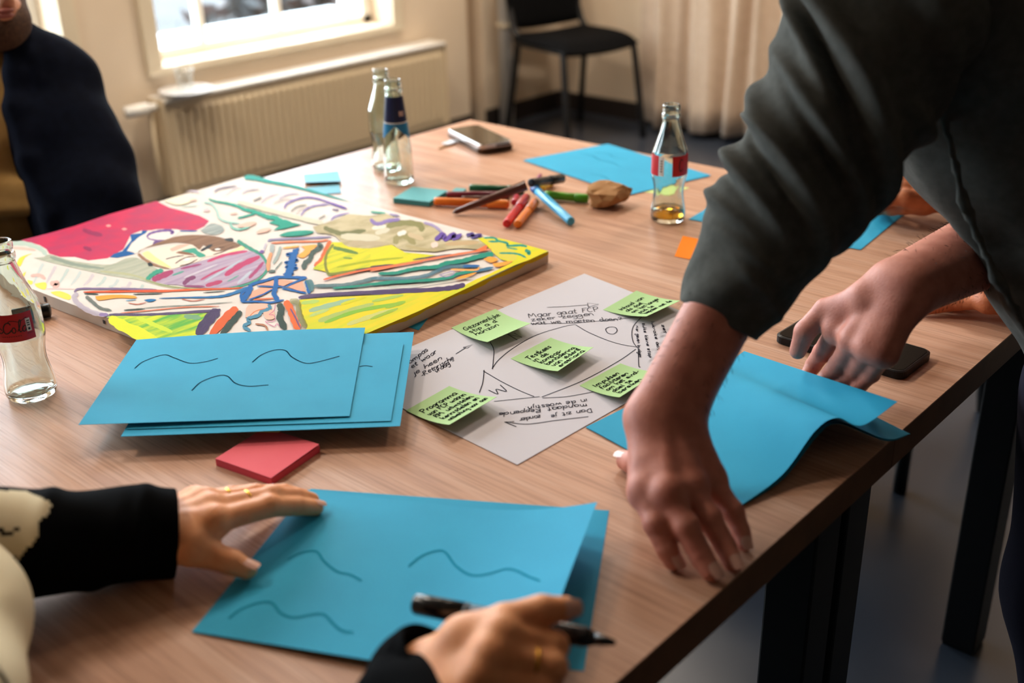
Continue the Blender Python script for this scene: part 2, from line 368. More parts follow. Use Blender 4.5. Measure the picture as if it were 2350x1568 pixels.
# ---- curtain
M_curt = mat('beige_curtain_cloth', 'cdb69f', .9, col2='c4ac94', scale=30, bump=.15, bscale=300, sheen=.2)
ny, nz = 260, 24; V = []
rr = random.Random(3); ph = 0; fold = []
for i in range(ny+1):
    y = 3.13-2.7*i/ny; ph += 2*math.pi*(2.7/ny)/(.17+.05*math.sin(7*y)); fold.append((y, math.sin(ph)*.045+.014*math.sin(2.3*ph+1), ))
for k in range(nz+1):
    z = .035+(2.75-.035)*k/nz
    for i, (y, d) in enumerate(fold): V.append((4.385+d*(1-.25*k/nz)+.006*math.sin(5*z+9*y), y+.012*math.sin(3*z+20*y), z+.008*math.sin(8*y)*(1-k/nz)))
F = np.array([(k*(ny+1)+i, k*(ny+1)+i+1, (k+1)*(ny+1)+i+1, (k+1)*(ny+1)+i) for k in range(nz) for i in range(ny)])
cu = empty('curtain', (4.385, 1.8, 0), 'long beige curtain hanging in folds against the back wall', 'curtain')
co = mk('cloth', V, F, M_curt, cu, True); co.modifiers.new('thick', 'SOLIDIFY').thickness = .003
MB().tube([(4.40, 3.25, 2.78), (4.40, .3, 2.78)], .014, 12).build('rail', M_white, cu, True)
# ---- stacking chair
M_cloth = mat('black_upholstery', '0a0a0b', .95, spec=.1, bump=.2, bscale=500)
def make_chair(name, loc, rz, label):
    r = empty(name, loc, label, 'chair'); cz, sz_ = math.cos(rz), math.sin(rz)
    def T(p): return (loc[0]+cz*p[0]-sz_*p[1], loc[1]+sz_*p[0]+cz*p[1], p[2])
    def tb(nm, pts, rad_=.015): MB().tube([T(p) for p in spline(pts, 6)], rad_, 12).build(nm, M_black, r, True)
    # local: front is -y
    def pad(nm, fn, nu=14, nv=14, th=.065):
        V = []; F = []
        for s in (1, -1):
            for i in range(nu+1):
                for j in range(nv+1):
                    u = 2*i/nu-1; w = 2*j/nv-1
                    e = max(0, 1-max(abs(u), abs(w))**6); V.append(T(fn(u, w, s*th/2*e**.5)))
        q = nv+1
        for s in (0, 1):
            for i in range(nu):
                for j in range(nv):
                    a = s*(nu+1)*q+i*q+j; f = (a, a+q, a+q+1, a+1); F.append(f if s == 0 else f[::-1])
        mk(nm, V, F, M_cloth, r, True)
    rd = lambda u, w: (u*math.sqrt(1-.16*w*w), w*math.sqrt(1-.16*u*u))
    pad('seat', lambda u, w, h: (rd(u, w)[0]*.235, rd(u, w)[1]*.22, .445+h+.012*u*u-.02*max(0, -w)**3))
    pad('backrest', lambda u, w, h: (rd(u, w)[0]*.215, .235+.05*(w+1)*.5+h-.03*u*u, .645+rd(u, w)[1]*.165), th=.04)
    for s in (-1, 1):
        tb('leg', [(s*.225, -.235, .0), (s*.205, -.18, .40), (s*.2, -.16, .44)])
        tb('leg', [(s*.225, .24, .0), (s*.2, .17, .42), (s*.2, .2, .50), (s*.195, .235, .60), (s*.19, .285, .8)])
        tb('seat_rail', [(s*.2, -.16, .437), (s*.2, .18, .437)])
    tb('crossbar', [(-.2, -.16, .43), (.2, -.16, .43)]); tb('crossbar', [(-.2, .17, .43), (.2, .17, .43)])
    return r
cA, cB, cC, cD = [floor_at(*p) for p in ((1190, 300), (1310, 315), (1445, 290), (1322, 272))]
cc = (cA+cB+cC+cD)/4
make_chair('stacking_chair', (4.08, 3.275, 0), -.22, 'black upholstered stacking chair standing by the curtain')
# ---- ceiling lamps (the room's own warm light; the last is added to brighten the curtain)
LAMP_W = 28
M_dif = mat('lamp_diffuser', 'fff0d8', .5, emit=1.5)
for x, y in ((.2, 2.75), (1.9, 2.75), (3.5, 2.6), (3.5, 1.0)):
    L_ = empty('ceiling_lamp', (x, y, CEIL-.06), 'square white ceiling panel lamp', 'lamp', 'ceiling lamps')
    MB().box((x-.3, y-.3, CEIL-.06), (x+.3, y+.3, CEIL), .005).build('housing', M_white, L_)
    MB().box((x-.27, y-.27, CEIL-.066), (x+.27, y+.27, CEIL-.061)).build('diffuser', M_dif, L_)
    ld = bpy.data.lights.new('lamp_light', 'AREA'); ld.size = .5; ld.energy = LAMP_W; ld.color = (1, .87, .73)
    lo = bpy.data.objects.new('lamp_light', ld); C.objects.link(lo); lo.parent = L_; lo.location = (0, 0, -.012)
# ---- garden outside the windows
M_gr = mat('leaf_litter', '070504', .9, col2='14171a', scale=2.2, lo=.42, hi=.58)
ga = MB().box((-9, WALL_Y+.31, -.35), (18, 26, -.30)).build('garden_ground', M_gr); ga['kind'] = 'structure'
M_leaf = [mat('leaf_rust', '24100a', .6), mat('leaf_dark', '0b0d0c', .6), mat('leaf_grey', '20262a', .6)]
for bi, (bx, by, br, bh) in enumerate(((4.9, 6.6, .75, 1.0), (6.6, 8.2, .8, 1.2), (8.4, 8.4, .8, 1.1), (9.9, 10.2, .9, 1.3), (3.2, 6.9, .7, 1.0), (1.4, 6.6, .75, 1.2))):
    rb = random.Random(bi+50); V = []; F = []; MI = []
    sh = empty('garden_shrub', (bx, by, -.3), 'rust and dark leaved shrub growing in the garden outside the windows', 'shrub', 'shrubs outside the windows')
    for k in range(760):
        a = rb.uniform(0, 6.28); ph = math.acos(rb.uniform(-.2, 1)); q = rb.uniform(.35, 1)
        p = np.array((bx+br*q*math.cos(a)*math.sin(ph), by+br*q*math.sin(a)*math.sin(ph), -.3+.1+bh*q*math.cos(ph)*.9))
        u = nrm([rb.gauss(0, 1) for _ in range(3)]); w = nrm(np.cross(u, [rb.gauss(0, 1) for _ in range(3)])); s = rb.uniform(.06, .13)
        b = len(V); V += [p-u*s, p+w*s*.45, p+u*s, p-w*s*.45]; F.append((b, b+1, b+2, b+3)); MI.append(rb.choice((0, 0, 1, 1, 2)))
    mk('foliage', V, F, None, sh, False, MI, M_leaf)
    m = MB()
    for k in range(9):
        a = rb.uniform(0, 6.28); m.tube([(bx, by, -.31), (bx+.4*br*math.cos(a), by+.4*br*math.sin(a), bh*.35), (bx+.8*br*math.cos(a), by+.8*br*math.sin(a), bh*.7)], [.03, .018, .006], 6)
    m.build('stems', M_leaf[1], sh)
# ================================================================== the two tables
M_wood = wood_mat()
M_edge = mat('oak_edge_shaded', '6f4d32', .5, col2='634429', scale=30, stretch=(1, 8, 1))  # darker brown than the top: shade on the table edge put into the colour
TY0, TY1, TH = .392, 1.728, .040
def table(xa, xb, label, legs):
    t = empty('work_table', ((xa+xb)/2, (TY0+TY1)/2, 0), label, 'table', 'oak work tables pushed together')
    MB().box((xa, TY0, TT-.002), (xb, TY1, TT)).build('table_top', M_wood, t)
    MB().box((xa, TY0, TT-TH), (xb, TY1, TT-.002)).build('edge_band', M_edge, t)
    for x, y in legs:
        MB().box((x-.029, y-.029, .006), (x+.029, y+.029, TT-TH), .003).build('leg', M_black, t)
        MB().box((x-.026, y-.026, 0), (x+.026, y+.026, .006)).build('foot', M_black, t)
    x0, x1 = legs[0][0], legs[1][0]; y0, y1 = legs[0][1], legs[2][1]
    for y in (y0, y1): MB().box((x0+.03, y-.015, TT-TH-.06), (x1-.03, y+.015, TT-TH)).build('frame_rail', M_black, t)
    for x in (x0, x1): MB().box((x-.015, y0+.03, TT-TH-.06), (x+.015, y1-.03, TT-TH)).build('frame_rail', M_black, t)
    return t
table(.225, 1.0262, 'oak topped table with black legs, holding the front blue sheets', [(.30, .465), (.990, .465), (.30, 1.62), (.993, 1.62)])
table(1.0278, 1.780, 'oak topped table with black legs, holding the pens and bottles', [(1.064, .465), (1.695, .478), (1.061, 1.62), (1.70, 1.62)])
# ================================================================== paper
M_blue = mat('blue_paper', '2ba3ca', .7, spec=.25, col2='279dc4', scale=14, bump=.04, bscale=900)
M_white_p = mat('white_paper', 'cdc9cf', .7, spec=.15, bump=.02, bscale=700)
M_greenp = mat('green_note_paper', 'a6c68a', .75, spec=.12); M_orange_p = mat('orange_note_paper', 'f5821c', .75, spec=.12); M_pinkp = mat('coral_note_paper', 'ea6c76', .75, spec=.12, col2='e66671', scale=20)
M_tealp = mat('teal_note_paper', '6fb3b8', .75, spec=.12); M_lbluep = mat('pale_blue_note_paper', '7fbcd2', .75, spec=.12); M_yelp = mat('lime_note_paper', 'cfe08a', .6)
M_ink = mat('black_ink', '15151a', .9, spec=0); M_ink2 = mat('grey_ink', '35343d', .9, spec=0); M_inkb = mat('dark_blue_ink', '163244', .9, spec=0)
class Sheet:
    """a paper sheet: surf(u, v) -> world point; u, v in 0..1"""
    def __init__(s, name, surf, m, nu=16, nv=16, th=.0003, label=None, cat='paper', group=None):
        s.surf = surf; V = []
        for i in range(nu+1):
            for j in range(nv+1): V.append(surf(i/nu, j/nv))
        V = np.array(V); F = np.array([(i*(nv+1)+j, i*(nv+1)+j+1, (i+1)*(nv+1)+j+1, (i+1)*(nv+1)+j) for i in range(nu) for j in range(nv)])
        n = np.cross(V[F[0]][1]-V[F[0]][0], V[F[0]][3]-V[F[0]][0])
        if n[2] < 0: F = F[:, ::-1].copy()
        s.o = empty(name, V.mean(0)*[1, 1, 0]+[0, 0, V[:, 2].min()], label, cat, group)
        rim = [i*(nv+1) for i in range(nu+1)]+[nu*(nv+1)+j for j in range(1, nv+1)]+[i*(nv+1)+nv for i in range(nu-1, -1, -1)]+[j for j in range(nv-1, 0, -1)]
        N0 = len(V); B = V-[0, 0, th]; k = len(rim); R0 = 2*N0
        VV = np.vstack([V, B, V[rim], B[rim]])
        FF = np.vstack([F, F[:, ::-1]+N0, np.array([(R0+i, R0+k+i, R0+k+(i+1) % k, R0+(i+1) % k) for i in range(k)])])
        s.leaf = mk('leaf', VV, FF, m, s.o, True)
    def ink(s, uv, w, m, name='pen_line', sub=6, eps=.0004, smooth=True):
        uv = spline(uv, sub) if smooth and len(uv) > 2 else np.asarray(uv, float)
        ribbon(name, [s.surf(*p) for p in uv], w, m, s.leaf, eps)
    def uv(s, px, py):           # find (u, v) whose point projects nearest to the pixel (Newton)
        q = np.array([.5, .5])
        for it in range(25):
            f = lambda q: proj(s.surf(*q))
            p = f(q); J = np.stack([(f(q+e)-p)/1e-4 for e in np.eye(2)*1e-4], 1)
            q = q+np.linalg.solve(J, np.array([px, py])-p)
        return q
def proj(P):
    e = np.asarray(P)-CAM; z = e@FW; return np.array([W/2+FPX*(e@RT)/z, H/2-FPX*(e@UP)/z])
def ribbon_vf(pts, w, up=(0, 0, 1), eps=0):
    P = np.asarray(pts, float); T = np.gradient(P, axis=0); T /= np.linalg.norm(T, axis=1)[:, None]+1e-12
    S = np.cross(T, up); S /= np.linalg.norm(S, axis=1)[:, None]+1e-12
    w = np.broadcast_to(np.asarray(w, float), (len(P),))[:, None]/2
    V = np.vstack([P-S*w, P+S*w])+np.asarray(up)*eps; n = len(P)
    return V, [(i, i+n, i+n+1, i+1) for i in range(n-1)]
def ribbon(name, pts, w, m, parent, eps=.0004):
    V, F = ribbon_vf(pts, w, eps=eps); return mk(name, V, F, m, parent)
def bil(c):                      # bilinear patch of four world corners c00, c10, c11, c01
    c = [np.asarray(p) for p in c]
    return lambda u, v: c[0]*(1-u)*(1-v)+c[1]*u*(1-v)+c[2]*u*v+c[3]*(1-u)*v
def quad(p, z):                  # four pixels + heights -> world corners ; None -> parallelogram
    z = list(z) if hasattr(z, '__len__') else [z]*4
    c = [None if q is None else at(q[0], q[1], zz) for q, zz in zip(p, z)]
    for i in range(4):
        if c[i] is None: c[i] = c[(i+1) % 4]+c[(i-1) % 4]-c[(i+2) % 4]
    return c
# --- large white sheet with the compass drawing
cW = quad([(779, 865), (1187, 1067), (1708, 770), (1341, 628)], .0008)
sW = Sheet('poster_sheet', bil(cW), M_white_p, 8, 8, label='large white sheet with a hand-drawn compass and handwriting, green notes on it')
# --- blue sheets over the painting corner
def lifted(c, f): g = bil(c); return lambda u, v: g(u, v)+np.array([0, 0, f(u, v)])
S3 = Sheet('blue_sheet', lifted(quad([(277, 1002), (918, 978), (950, 762), None], [.0202, .0196, .0222, .0220]), lambda u, v: 0), M_blue,
           label='blue sheet lowest in the pile over the painting corner', group='blue sheets on the painting corner')
S2 = Sheet('blue_sheet', lifted(quad([(290, 985), (897, 966), (926, 788), None], [.0214, .0208, .0232, .0231]), lambda u, v: 0), M_blue,
           label='blue sheet in the middle of the pile over the painting corner', group='blue sheets on the painting corner')
S1 = Sheet('blue_sheet', lifted(quad([(180, 975), (802, 955), (838, 752), (313, 780)], [.0267, .0226, .0252, .0248]), lambda u, v: .0025*math.sin(math.pi*u)*v), M_blue,
           label='blue sheet with three wavy pen lines, topmost of the pile on the painting corner', group='blue sheets on the painting corner')
def waves(S, lists, w=.0011, m=None):
    for L_ in lists: S.ink([S.uv(*p) for p in L_], w, m or M_inkb)
waves(S1, [[(309, 846), (330, 830), (375, 815), (400, 822), (435, 834), (470, 831), (500, 823)],
           [(579, 832), (600, 815), (630, 804), (655, 805), (670, 820), (700, 834), (730, 831), (779, 818)],
           [(440, 897), (462, 877), (500, 863), (522, 864), (540, 880), (570, 887), (616, 884)]], .0012)
waves(S2, [[(825, 842), (838, 840), (855, 842)]], .0012)
nt_ = Sheet('sticky_note', bil(quad([(505, 990), (640, 992), (665, 970), (530, 968)], [.0135, .0135, .0145, .0145])), M_yelp, 3, 3, label='lime sticky note peeking out under the pile of blue sheets', cat='sticky note')
Sheet('blue_sheet', bil(quad([(961, 758), (985, 727), (860, 690), None], .0004)), M_blue, 3, 3, label='blue sheet lying under the painting, one corner showing')
# --- blue sheets in the foreground
c = quad([None, (1340, 1540), (1398, 1172), (713, 1122)], .0004)
Sheet('blue_sheet', bil(c), M_blue, 6, 6, label='plain blue sheet under the wavy-lined sheet in front of the person with the marker')
cF = quad([(440, 1450), None, (1370, 1200), (706, 1124)], [.0012, .01, .012, .0012])
SF = Sheet('blue_sheet', lifted(cF, lambda u, v: (.022*max(0, u-.55)**2/.2)+(.0015*math.sin(7*u)*math.sin(math.pi*v))), M_blue, 30, 16,
           label='blue sheet with faint wavy lines lying under the hand with a ring')
waves(SF, [[(660, 1285), (690, 1270), (725, 1266), (745, 1290), (775, 1313), (800, 1318), (830, 1333)],
           [(938, 1300), (965, 1278), (1000, 1265), (1022, 1268), (1045, 1298), (1080, 1320), (1120, 1318), (1160, 1307), (1185, 1310), (1215, 1325), (1238, 1333)],
           [(525, 1420), (555, 1398), (600, 1383), (625, 1385), (645, 1408), (675, 1418), (710, 1412), (742, 1410), (765, 1432), (785, 1448), (810, 1452)]], .0021, mat('teal_pen', '2289a8', .9, spec=0))
# --- blue sheets at the far side
SB0 = Sheet('blue_sheet', bil(quad([(1205, 366), (1440, 446), (1628, 405), (1395, 331)], .0010)), M_blue, 4, 4, label='blue sheet under another, beside the pens', group='blue sheets beside the pens')
SB = Sheet('blue_sheet', bil(quad([(1200, 368), (1440, 448), (1632, 402), (1395, 330)], .0018)), M_blue, 6, 6, label='blue sheet with faint pen lines beside the labelled bottle with brown drink', group='blue sheets beside the pens')
waves(SB, [[(1330, 352), (1360, 358), (1375, 368), (1400, 372), (1420, 380)], [(1365, 350), (1395, 353), (1410, 362), (1440, 366)], [(1355, 400), (1385, 405), (1400, 416)]], .001, mat('faded_ink', '236f8c', .9, spec=0))
for k, (p, zz) in enumerate((([(1592, 500), (1990, 560), (2095, 478), None], .0004), ([(1580, 503), (1975, 573), (2080, 486), None], .0012))):
    Sheet('blue_sheet', bil(quad(p, zz)), M_blue, 4, 4, label=['blue sheet under another, beneath the writing hand', 'blue sheet lying beneath the writing hand with bracelet'][k], group='blue sheets at the far corner')
# --- the sheets being lifted by the standing man
def ruled(a, b):
    a = spline([at(*p) for p in a], 10); b = spline([at(*p) for p in b], 10)
    def cv(c, t): x = t*(len(c)-1); i = min(int(x), len(c)-2); return c[i]*(1-(x-i))+c[i+1]*(x-i)
    return lambda u, v: cv(a, v)*(1-u)+cv(b, v)*u
far0 = [(1345, 980, .0018), (1455, 925, .006), (1560, 872, .016), (1620, 842, .022), (1668, 832, .018), (1708, 806, .026)]
top_near = [(1690, 1168, .0018), (1795, 1090, .012), (1871, 989, .040), (1921, 959, .047), (1978, 977, .036), (2060, 922, .050)]
far1 = [(1345, 980, .0012), (1455, 925, .0028), (1560, 872, .006), (1620, 842, .0075), (1668, 832, .007), (1708, 806, .007)]
mid_near = [(1690, 1168, .0012), (1797, 1096, .008), (1875, 997, .034), (1925, 967, .038), (2032, 1008, .010), (2089, 996, .012)]
s_top, s_mid = ruled(far0, top_near), ruled(far1, mid_near)
def s_low(u, v): return s_mid(u, v*.975)-np.array([0, 0, .0005+.0025*math.sin(math.pi*v)*u])
for k, f_ in enumerate((s_mid, s_low, s_top)):
    Sheet('blue_sheet', f_, M_blue, 10, 44, label=['blue sheet in the middle of the bent sheets by the black phone', 'lowest of the bent blue sheets by the black phone', 'topmost bent blue sheet being lifted by the standing man'][k], group='blue sheets being lifted')
# --- sticky notes on the white sheet
def note(px, z, label, m=M_greenp, curl=.35, name='sticky_note', base=.0012):
    c = quad(px, [base, base, base, base]); up = z
    c2 = quad(px, [base, base, base+up, base+up])     # photo corner positions belong to the lifted edge
    g = bil([c2[0], c2[1], c2[2], c2[3]])
    return Sheet(name, lambda u, v: g(u, v)-np.array([0, 0, up*(v-v**2.2)*.8]), m, 10, 12, label=label, cat='sticky note', group='green sticky notes on the white sheet' if m is M_greenp else None)
NB = .0014
nC = note([(1172, 823), (1264, 775), (1362, 797), (1280, 852)], .013, 'green sticky note in the middle of the drawn compass')
nUL = note([(1036, 752), (1137, 709), (1218, 742), (1119, 785)], .013, 'green sticky note by the letter N, its top strip curled up')
nLL = note([(932, 942), (1031, 886), (1140, 911), (1031, 975)], .014, 'green sticky note over the sheet edge by the blue pile')
nLR = note([(1330, 885), (1424, 834), (1512, 854), (1422, 912)], .010, 'green sticky note half hidden by the standing man\'s forearm')
nUR = note([(1384, 711), (1461, 667), (1561, 690), (1484, 726)], .012, 'green sticky note by the letter O, next to the sleeve cuff')
o = note([(1470, 440), (1520, 422), (1582, 431), (1535, 447)], .0, 'lime green sticky note behind the bottle with brown drink', M_yelp, base=.0005)
note([(1548, 588), (1567, 541), (1660, 556), (1645, 604)], .004, 'orange sticky note lying beside the standing man\'s sleeve', M_orange_p, base=.0004)
note([(696, 400), (700, 391), (782, 390), (700, 420)][:1]+[(776, 392), (783, 416), (699, 419)], .006, 'pale blue sticky note with a raised edge near the painting', M_lbluep, base=.0004)
note([(703, 430), (779, 423), (783, 443), (712, 447)], .001, 'pale blue sticky note lying flat near the painting', M_lbluep, base=.0004)
# --- sticky pads
def pad(px, th, m, mside, label, curl=0):
    c = quad(px, th); ctr = sum(c)/4; o = empty('sticky_pad', (ctr[0], ctr[1], TT), label, 'sticky pad')
    lo = [np.array([p[0], p[1], TT+.0003]) for p in c]; hi = [p-[0, 0, .0006] for p in c]
    V = lo+hi; F = [(0,1,2,3), (4,7,6,5)]+[(i, i+4, (i+1) % 4+4, (i+1) % 4) for i in range(4)]
    mk('block', V, [f[::-1] for f in F], mside, o)
    g = bil([p+[0, 0, .0002] for p in c]); n = 8
    V = [g(i/n, j/n)+[0, 0, curl*(i/n)*(j/n)] for i in range(n+1) for j in range(n+1)]
    b = mk('top_leaf', V, np.array([(i*(n+1)+j, (i+1)*(n+1)+j, (i+1)*(n+1)+j+1, i*(n+1)+j+1) for i in range(n) for j in range(n)]), m, o, True)
    return o
pad([(494, 1053), (622, 1098), (733, 1022), None], .0085, M_pinkp, mat('coral_pad_side', 'c93a4c', .7, col2='d4485a', scale=3, stretch=(1, 1, 300)), 'coral pink sticky pad lying in front of the pile of blue sheets', .001)
pad([(902, 455), (985, 464), (1028, 437), None], .009, M_tealp, mat('teal_pad_side', '3d8f92', .7, col2='357f84', scale=3, stretch=(1, 1, 300)), 'teal sticky pad touching the orange marker')
MB_ = pad([(1036, 439), (1060, 441), (1070, 433), None], .004, M_tealp, M_tealp, 'small teal pad behind the dark green marker')
# ================================================================== pens
def pen(name, a, b, r, col, label, cap=None, caplen=.3, tip=True, rb=None, ends=None):
    a, b = np.asarray(a), np.asarray(b); ax = b-a; Ln = np.linalg.norm(ax); ax /= Ln; o = empty(name, a*.5+b*.5-[0, 0, r], label, 'pen')
    t = lambda s: a+ax*Ln*s
    s0 = .0; m1 = mat('pen_'+col, col, .3, spec=.5)
    rb = rb or r
    cl = 1-caplen if cap else 1
    MB().tube([t(0), t(.004), t(.03), t(cl)], [r*.75, r*.95, r, rb], 16).build('barrel', m1, o, True)
    if cap: MB().tube([t(cl), t(cl+.004), t(.975), t(1)], [rb*1.12, rb*1.14, rb*1.1, rb*.85], 16).build('cap', mat('pen_'+cap, cap, .3), o, True)
    if ends: MB().tube([t(-.03), t(.0)], [r*.35, r*.7], 12).build('tip', mat('pen_'+ends, ends, .4), o, True)
    return o
R_ = .0075
pen('marker', at(1078, 432, .0092), at(1203, 437, .0092), .0075, '1c6b47', 'dark green marker lying behind the brown brush', '175638', .3)
pen('marker', at(1025, 447, .0062), at(1163, 446, .0062), .0058, '7a2b3f', 'thin maroon marker lying among the pens')
pen('paint_brush', at(1060, 456, .0047), at(1168, 453, .0047), .0044, '5d3a33', 'thin brown brush handle under the larger brown brush')
pen('marker', at(997, 462, .0084), at(1168, 469, .0084), .0070, 'ef7f26', 'orange marker pointing at the teal sticky pad', 'f08a35', .28)
pen('paint_brush', at(1044, 487, .0052), at(1208, 425, .046), .0045, '5b3226', 'large brown brush handle lying across the other pens', None, rb=.009, ends='6f6a66')
pen('marker', at(1218, 420, .042), at(1291, 410, .026), .0075, '14202b', 'black marker with a blue end on top of the pens', '10161f', .4)
pen('marker', at(1162, 514, .0082), at(1209, 452, .0082), .0068, 'cf1a1e', 'red marker lying next to an orange one', 'b51519', .4)
pen('marker', at(1187, 515, .0082), at(1229, 463, .0082), .0068, 'f08222', 'orange marker lying next to the red one', 'e87a1c', .4)
pen('marker', at(1311, 509, .0080), at(1224, 430, .0225), .0072, '4aaedb', 'light blue marker with a royal blue cap', '1a4fa8', .12)
pen('marker', at(1252, 447, .0086), at(1350, 456, .0086), .0070, '63b52c', 'bright green marker beside the crumpled paper', '4c9a22', .3)
pen('marker', at(1240, 434, .0086), at(1268, 416, .0086), .0070, 'e0b41e', 'yellow marker partly under the black one', 'd9a916', .35)
pen('marker', at(1179, 465, .0057), at(1186, 452, .0057), .0052, 'b5243f', 'thin crimson marker under the brown brush')
pen('marker', at(1228, 420, .0037), at(1240, 402, .0037), .0033, '8a2a5c', 'slim purple pen standing out behind the black marker')
pen('marker', at(28, 722, .0100), at(116, 712, .0100), .0085, '17171a', 'black marker lying behind the red-labelled bottle', '0c0c0e', .35)
# ---- crumpled kraft paper
M_kraft = mat('kraft_paper', 'b08150', .85, col2='a37444', scale=25)
bm = bmesh.new(); bmesh.ops.create_icosphere(bm, subdivisions=3, radius=1); ck = at(1398, 470, 0); rk = random.Random(12)
cells = [np.array([rk.gauss(0, 1) for _ in range(3)]) for _ in range(26)]; cells = [(nrm(v), rk.uniform(.72, 1.15)) for v in cells]
for v in bm.verts:
    d = nrm(v.co); h = min(k/max(.05, float(d@c_)) for c_, k in cells if d@c_ > .05)     # faceted hull
    h = min(h, 1.35)*(1+.06*rk.uniform(-1, 1))
    P = d*h; v.co = Vector((P[0]*.040+.012*max(0, P[2])*0, P[1]*.030, max(P[2], -.75)*.026))
kr = mk('crumpled_paper', [np.array(v.co[:])*1.0 for v in bm.verts], [[v.index for v in f.verts] for f in bm.faces], M_kraft); bm.free()
zmin = min(v.co.z for v in kr.data.vertices); kr.location = Vector((ck[0], ck[1], TT-zmin+.0003)); kr.rotation_euler = (0, 0, -PHI)
tag(kr, 'crumpled ball of brown kraft paper beside the green marker', 'paper ball')
# ---- phones
M_blk = mat('black_rubber', '0c0c0e', .4, spec=.3); M_scr = mat('dark_screen', '030304', .25, spec=.05); M_alu = mat('silver_metal', 'b9b4b2', .28, metal=1); M_gold = mat('bronze_case', '4a3420', .4, metal=.3)
def rbox(c, ax, ay, hx, hy, z0, z1, r, n=5):   # rounded-corner slab
    out = []
    for sx, sy, a0 in ((1, 1, 0), (-1, 1, 90), (-1, -1, 180), (1, -1, 270)):
        for k in range(n+1):
            a = math.radians(a0+90*k/n); out.append((sx*(hx-r)+r*math.cos(a), sy*(hy-r)+r*math.sin(a)))
    V = []; m = len(out); e = min(.0012, (z1-z0)*.3)
    for z, s in ((z0, -e), (z0+e, 0), (z1-e, 0), (z1, -e)):
        for x, y in out: f = 1+s/hy; V.append(np.asarray(c)*[1, 1, 0]+ax*x*f+ay*y*f+np.array([0, 0, z]))
    F = [(l*m+j, l*m+(j+1) % m, (l+1)*m+(j+1) % m, (l+1)*m+j) for l in range(3) for j in range(m)]+[tuple(range(m-1, -1, -1)), tuple(3*m+j for j in range(m))]
    return V, F
def phone(px, zt, th, label, body, screen, z0=0, rim=.003, up=None):
    c = quad(px, zt); ctr = sum(c)/4; ax = nrm((c[1]-c[0])+(c[2]-c[3])); ax[2] = 0; ax = nrm(ax); ay = np.array([-ax[1], ax[0], 0])
    hx = np.linalg.norm(c[1]-c[0])/2; hy = np.linalg.norm(c[2]-c[1])/2
    o = empty('mobile_phone', (ctr[0], ctr[1], TT+z0), label, 'phone'); zb = TT+z0+.0003
    V, F = rbox(ctr, ax, ay, hx, hy, zb, TT+zt, .011); bo = mk('body', V, F, body, o, False)
    V, F = rbox(ctr, ax, ay, hx-rim, hy-rim, TT+zt-.0006, TT+zt+.0004, .009); mk('screen', V, F, screen, o)
    for s in (.15, .3, .42):
        p = ctr-ay*(hy+.0004)+ax*hx*(s*2-.2); MB().obox((p[0], p[1], TT+z0+th*.5), ax*.006, ay*.0008, np.array([0, 0, .0015])).build('side_button', M_blk, bo)
    return o
phone([(1787, 770), (2085, 860), (2125, 800), (1845, 722)], .011, .011, 'black mobile phone in a rugged case under the standing man\'s right hand', M_blk, M_scr)
phone([(1075, 343), (1160, 334), (1118, 288), (1049, 300)], .011, .011, 'bronze cased mobile phone under the silver phone', M_gold, M_gold)
phone([(1080, 335), (1158, 325), (1115, 283), (1047, 295)], .0205, .0095, 'silver mobile phone stacked on a bronze cased one', M_alu, mat('reflecting_screen', '3a3226', .08, spec=.8), z0=.0112, rim=.0025)
ky = empty('key_bunch', at(1036, 330), 'small silver key with a tag lying beside the stacked phones', 'key')
a = at(1008, 341, .0012); b = at(1044, 329, .0015); ax = nrm(b-a); ay = np.array([-ax[1], ax[0], 0])
MB().obox((a+b)/2, ax*np.linalg.norm(b-a)*.5, ay*.003, np.array([0, 0, .001])).build('key_blade', mat('brass', 'a07a45', .35, metal=1), ky)
V, F = rbox(at(1033, 331), ax, ay, .016, .010, TT+.0022, TT+.0050, .004); mk('key_tag', V, F, mat('white_plastic', 'd9dde4', .3), ky)
# ================================================================== bottles
M_bot = glass_mat('bottle_glass', 'eef7f2', 0, 1.47)
COLA = [(.024, 0), (.0272, .0025), (.0288, .009), (.0286, .018), (.0264, .032), (.0243, .046), (.0247, .058), (.0272, .070), (.0288, .077), (.0289, .095), (.0284, .112), (.0268, .119), (.0228, .131), (.0188, .143), (.0156, .155), (.0136, .164), (.0136, .167), (.0149, .1695), (.0150, .1745), (.0138, .177), (.0137, .180), (.0144, .183), (.0144, .188), (.0136, .190)]
WATER = [(.023, 0), (.0262, .0025), (.0270, .008), (.0266, .040), (.0254, .070), (.0226, .100), (.0195, .128), (.0163, .156), (.0150, .163), (.0146, .166), (.0158, .168), (.0158, .173), (.0143, .176), (.0142, .179), (.0149, .182), (.0149, .187), (.0139, .189)]
def dense(p, n=4):
    P = spline([(a, b) for a, b in p], n); return [tuple(q) for q in P]
def rad_at(prof, z): return float(np.interp(z, [p[1] for p in prof], [p[0] for p in prof]))
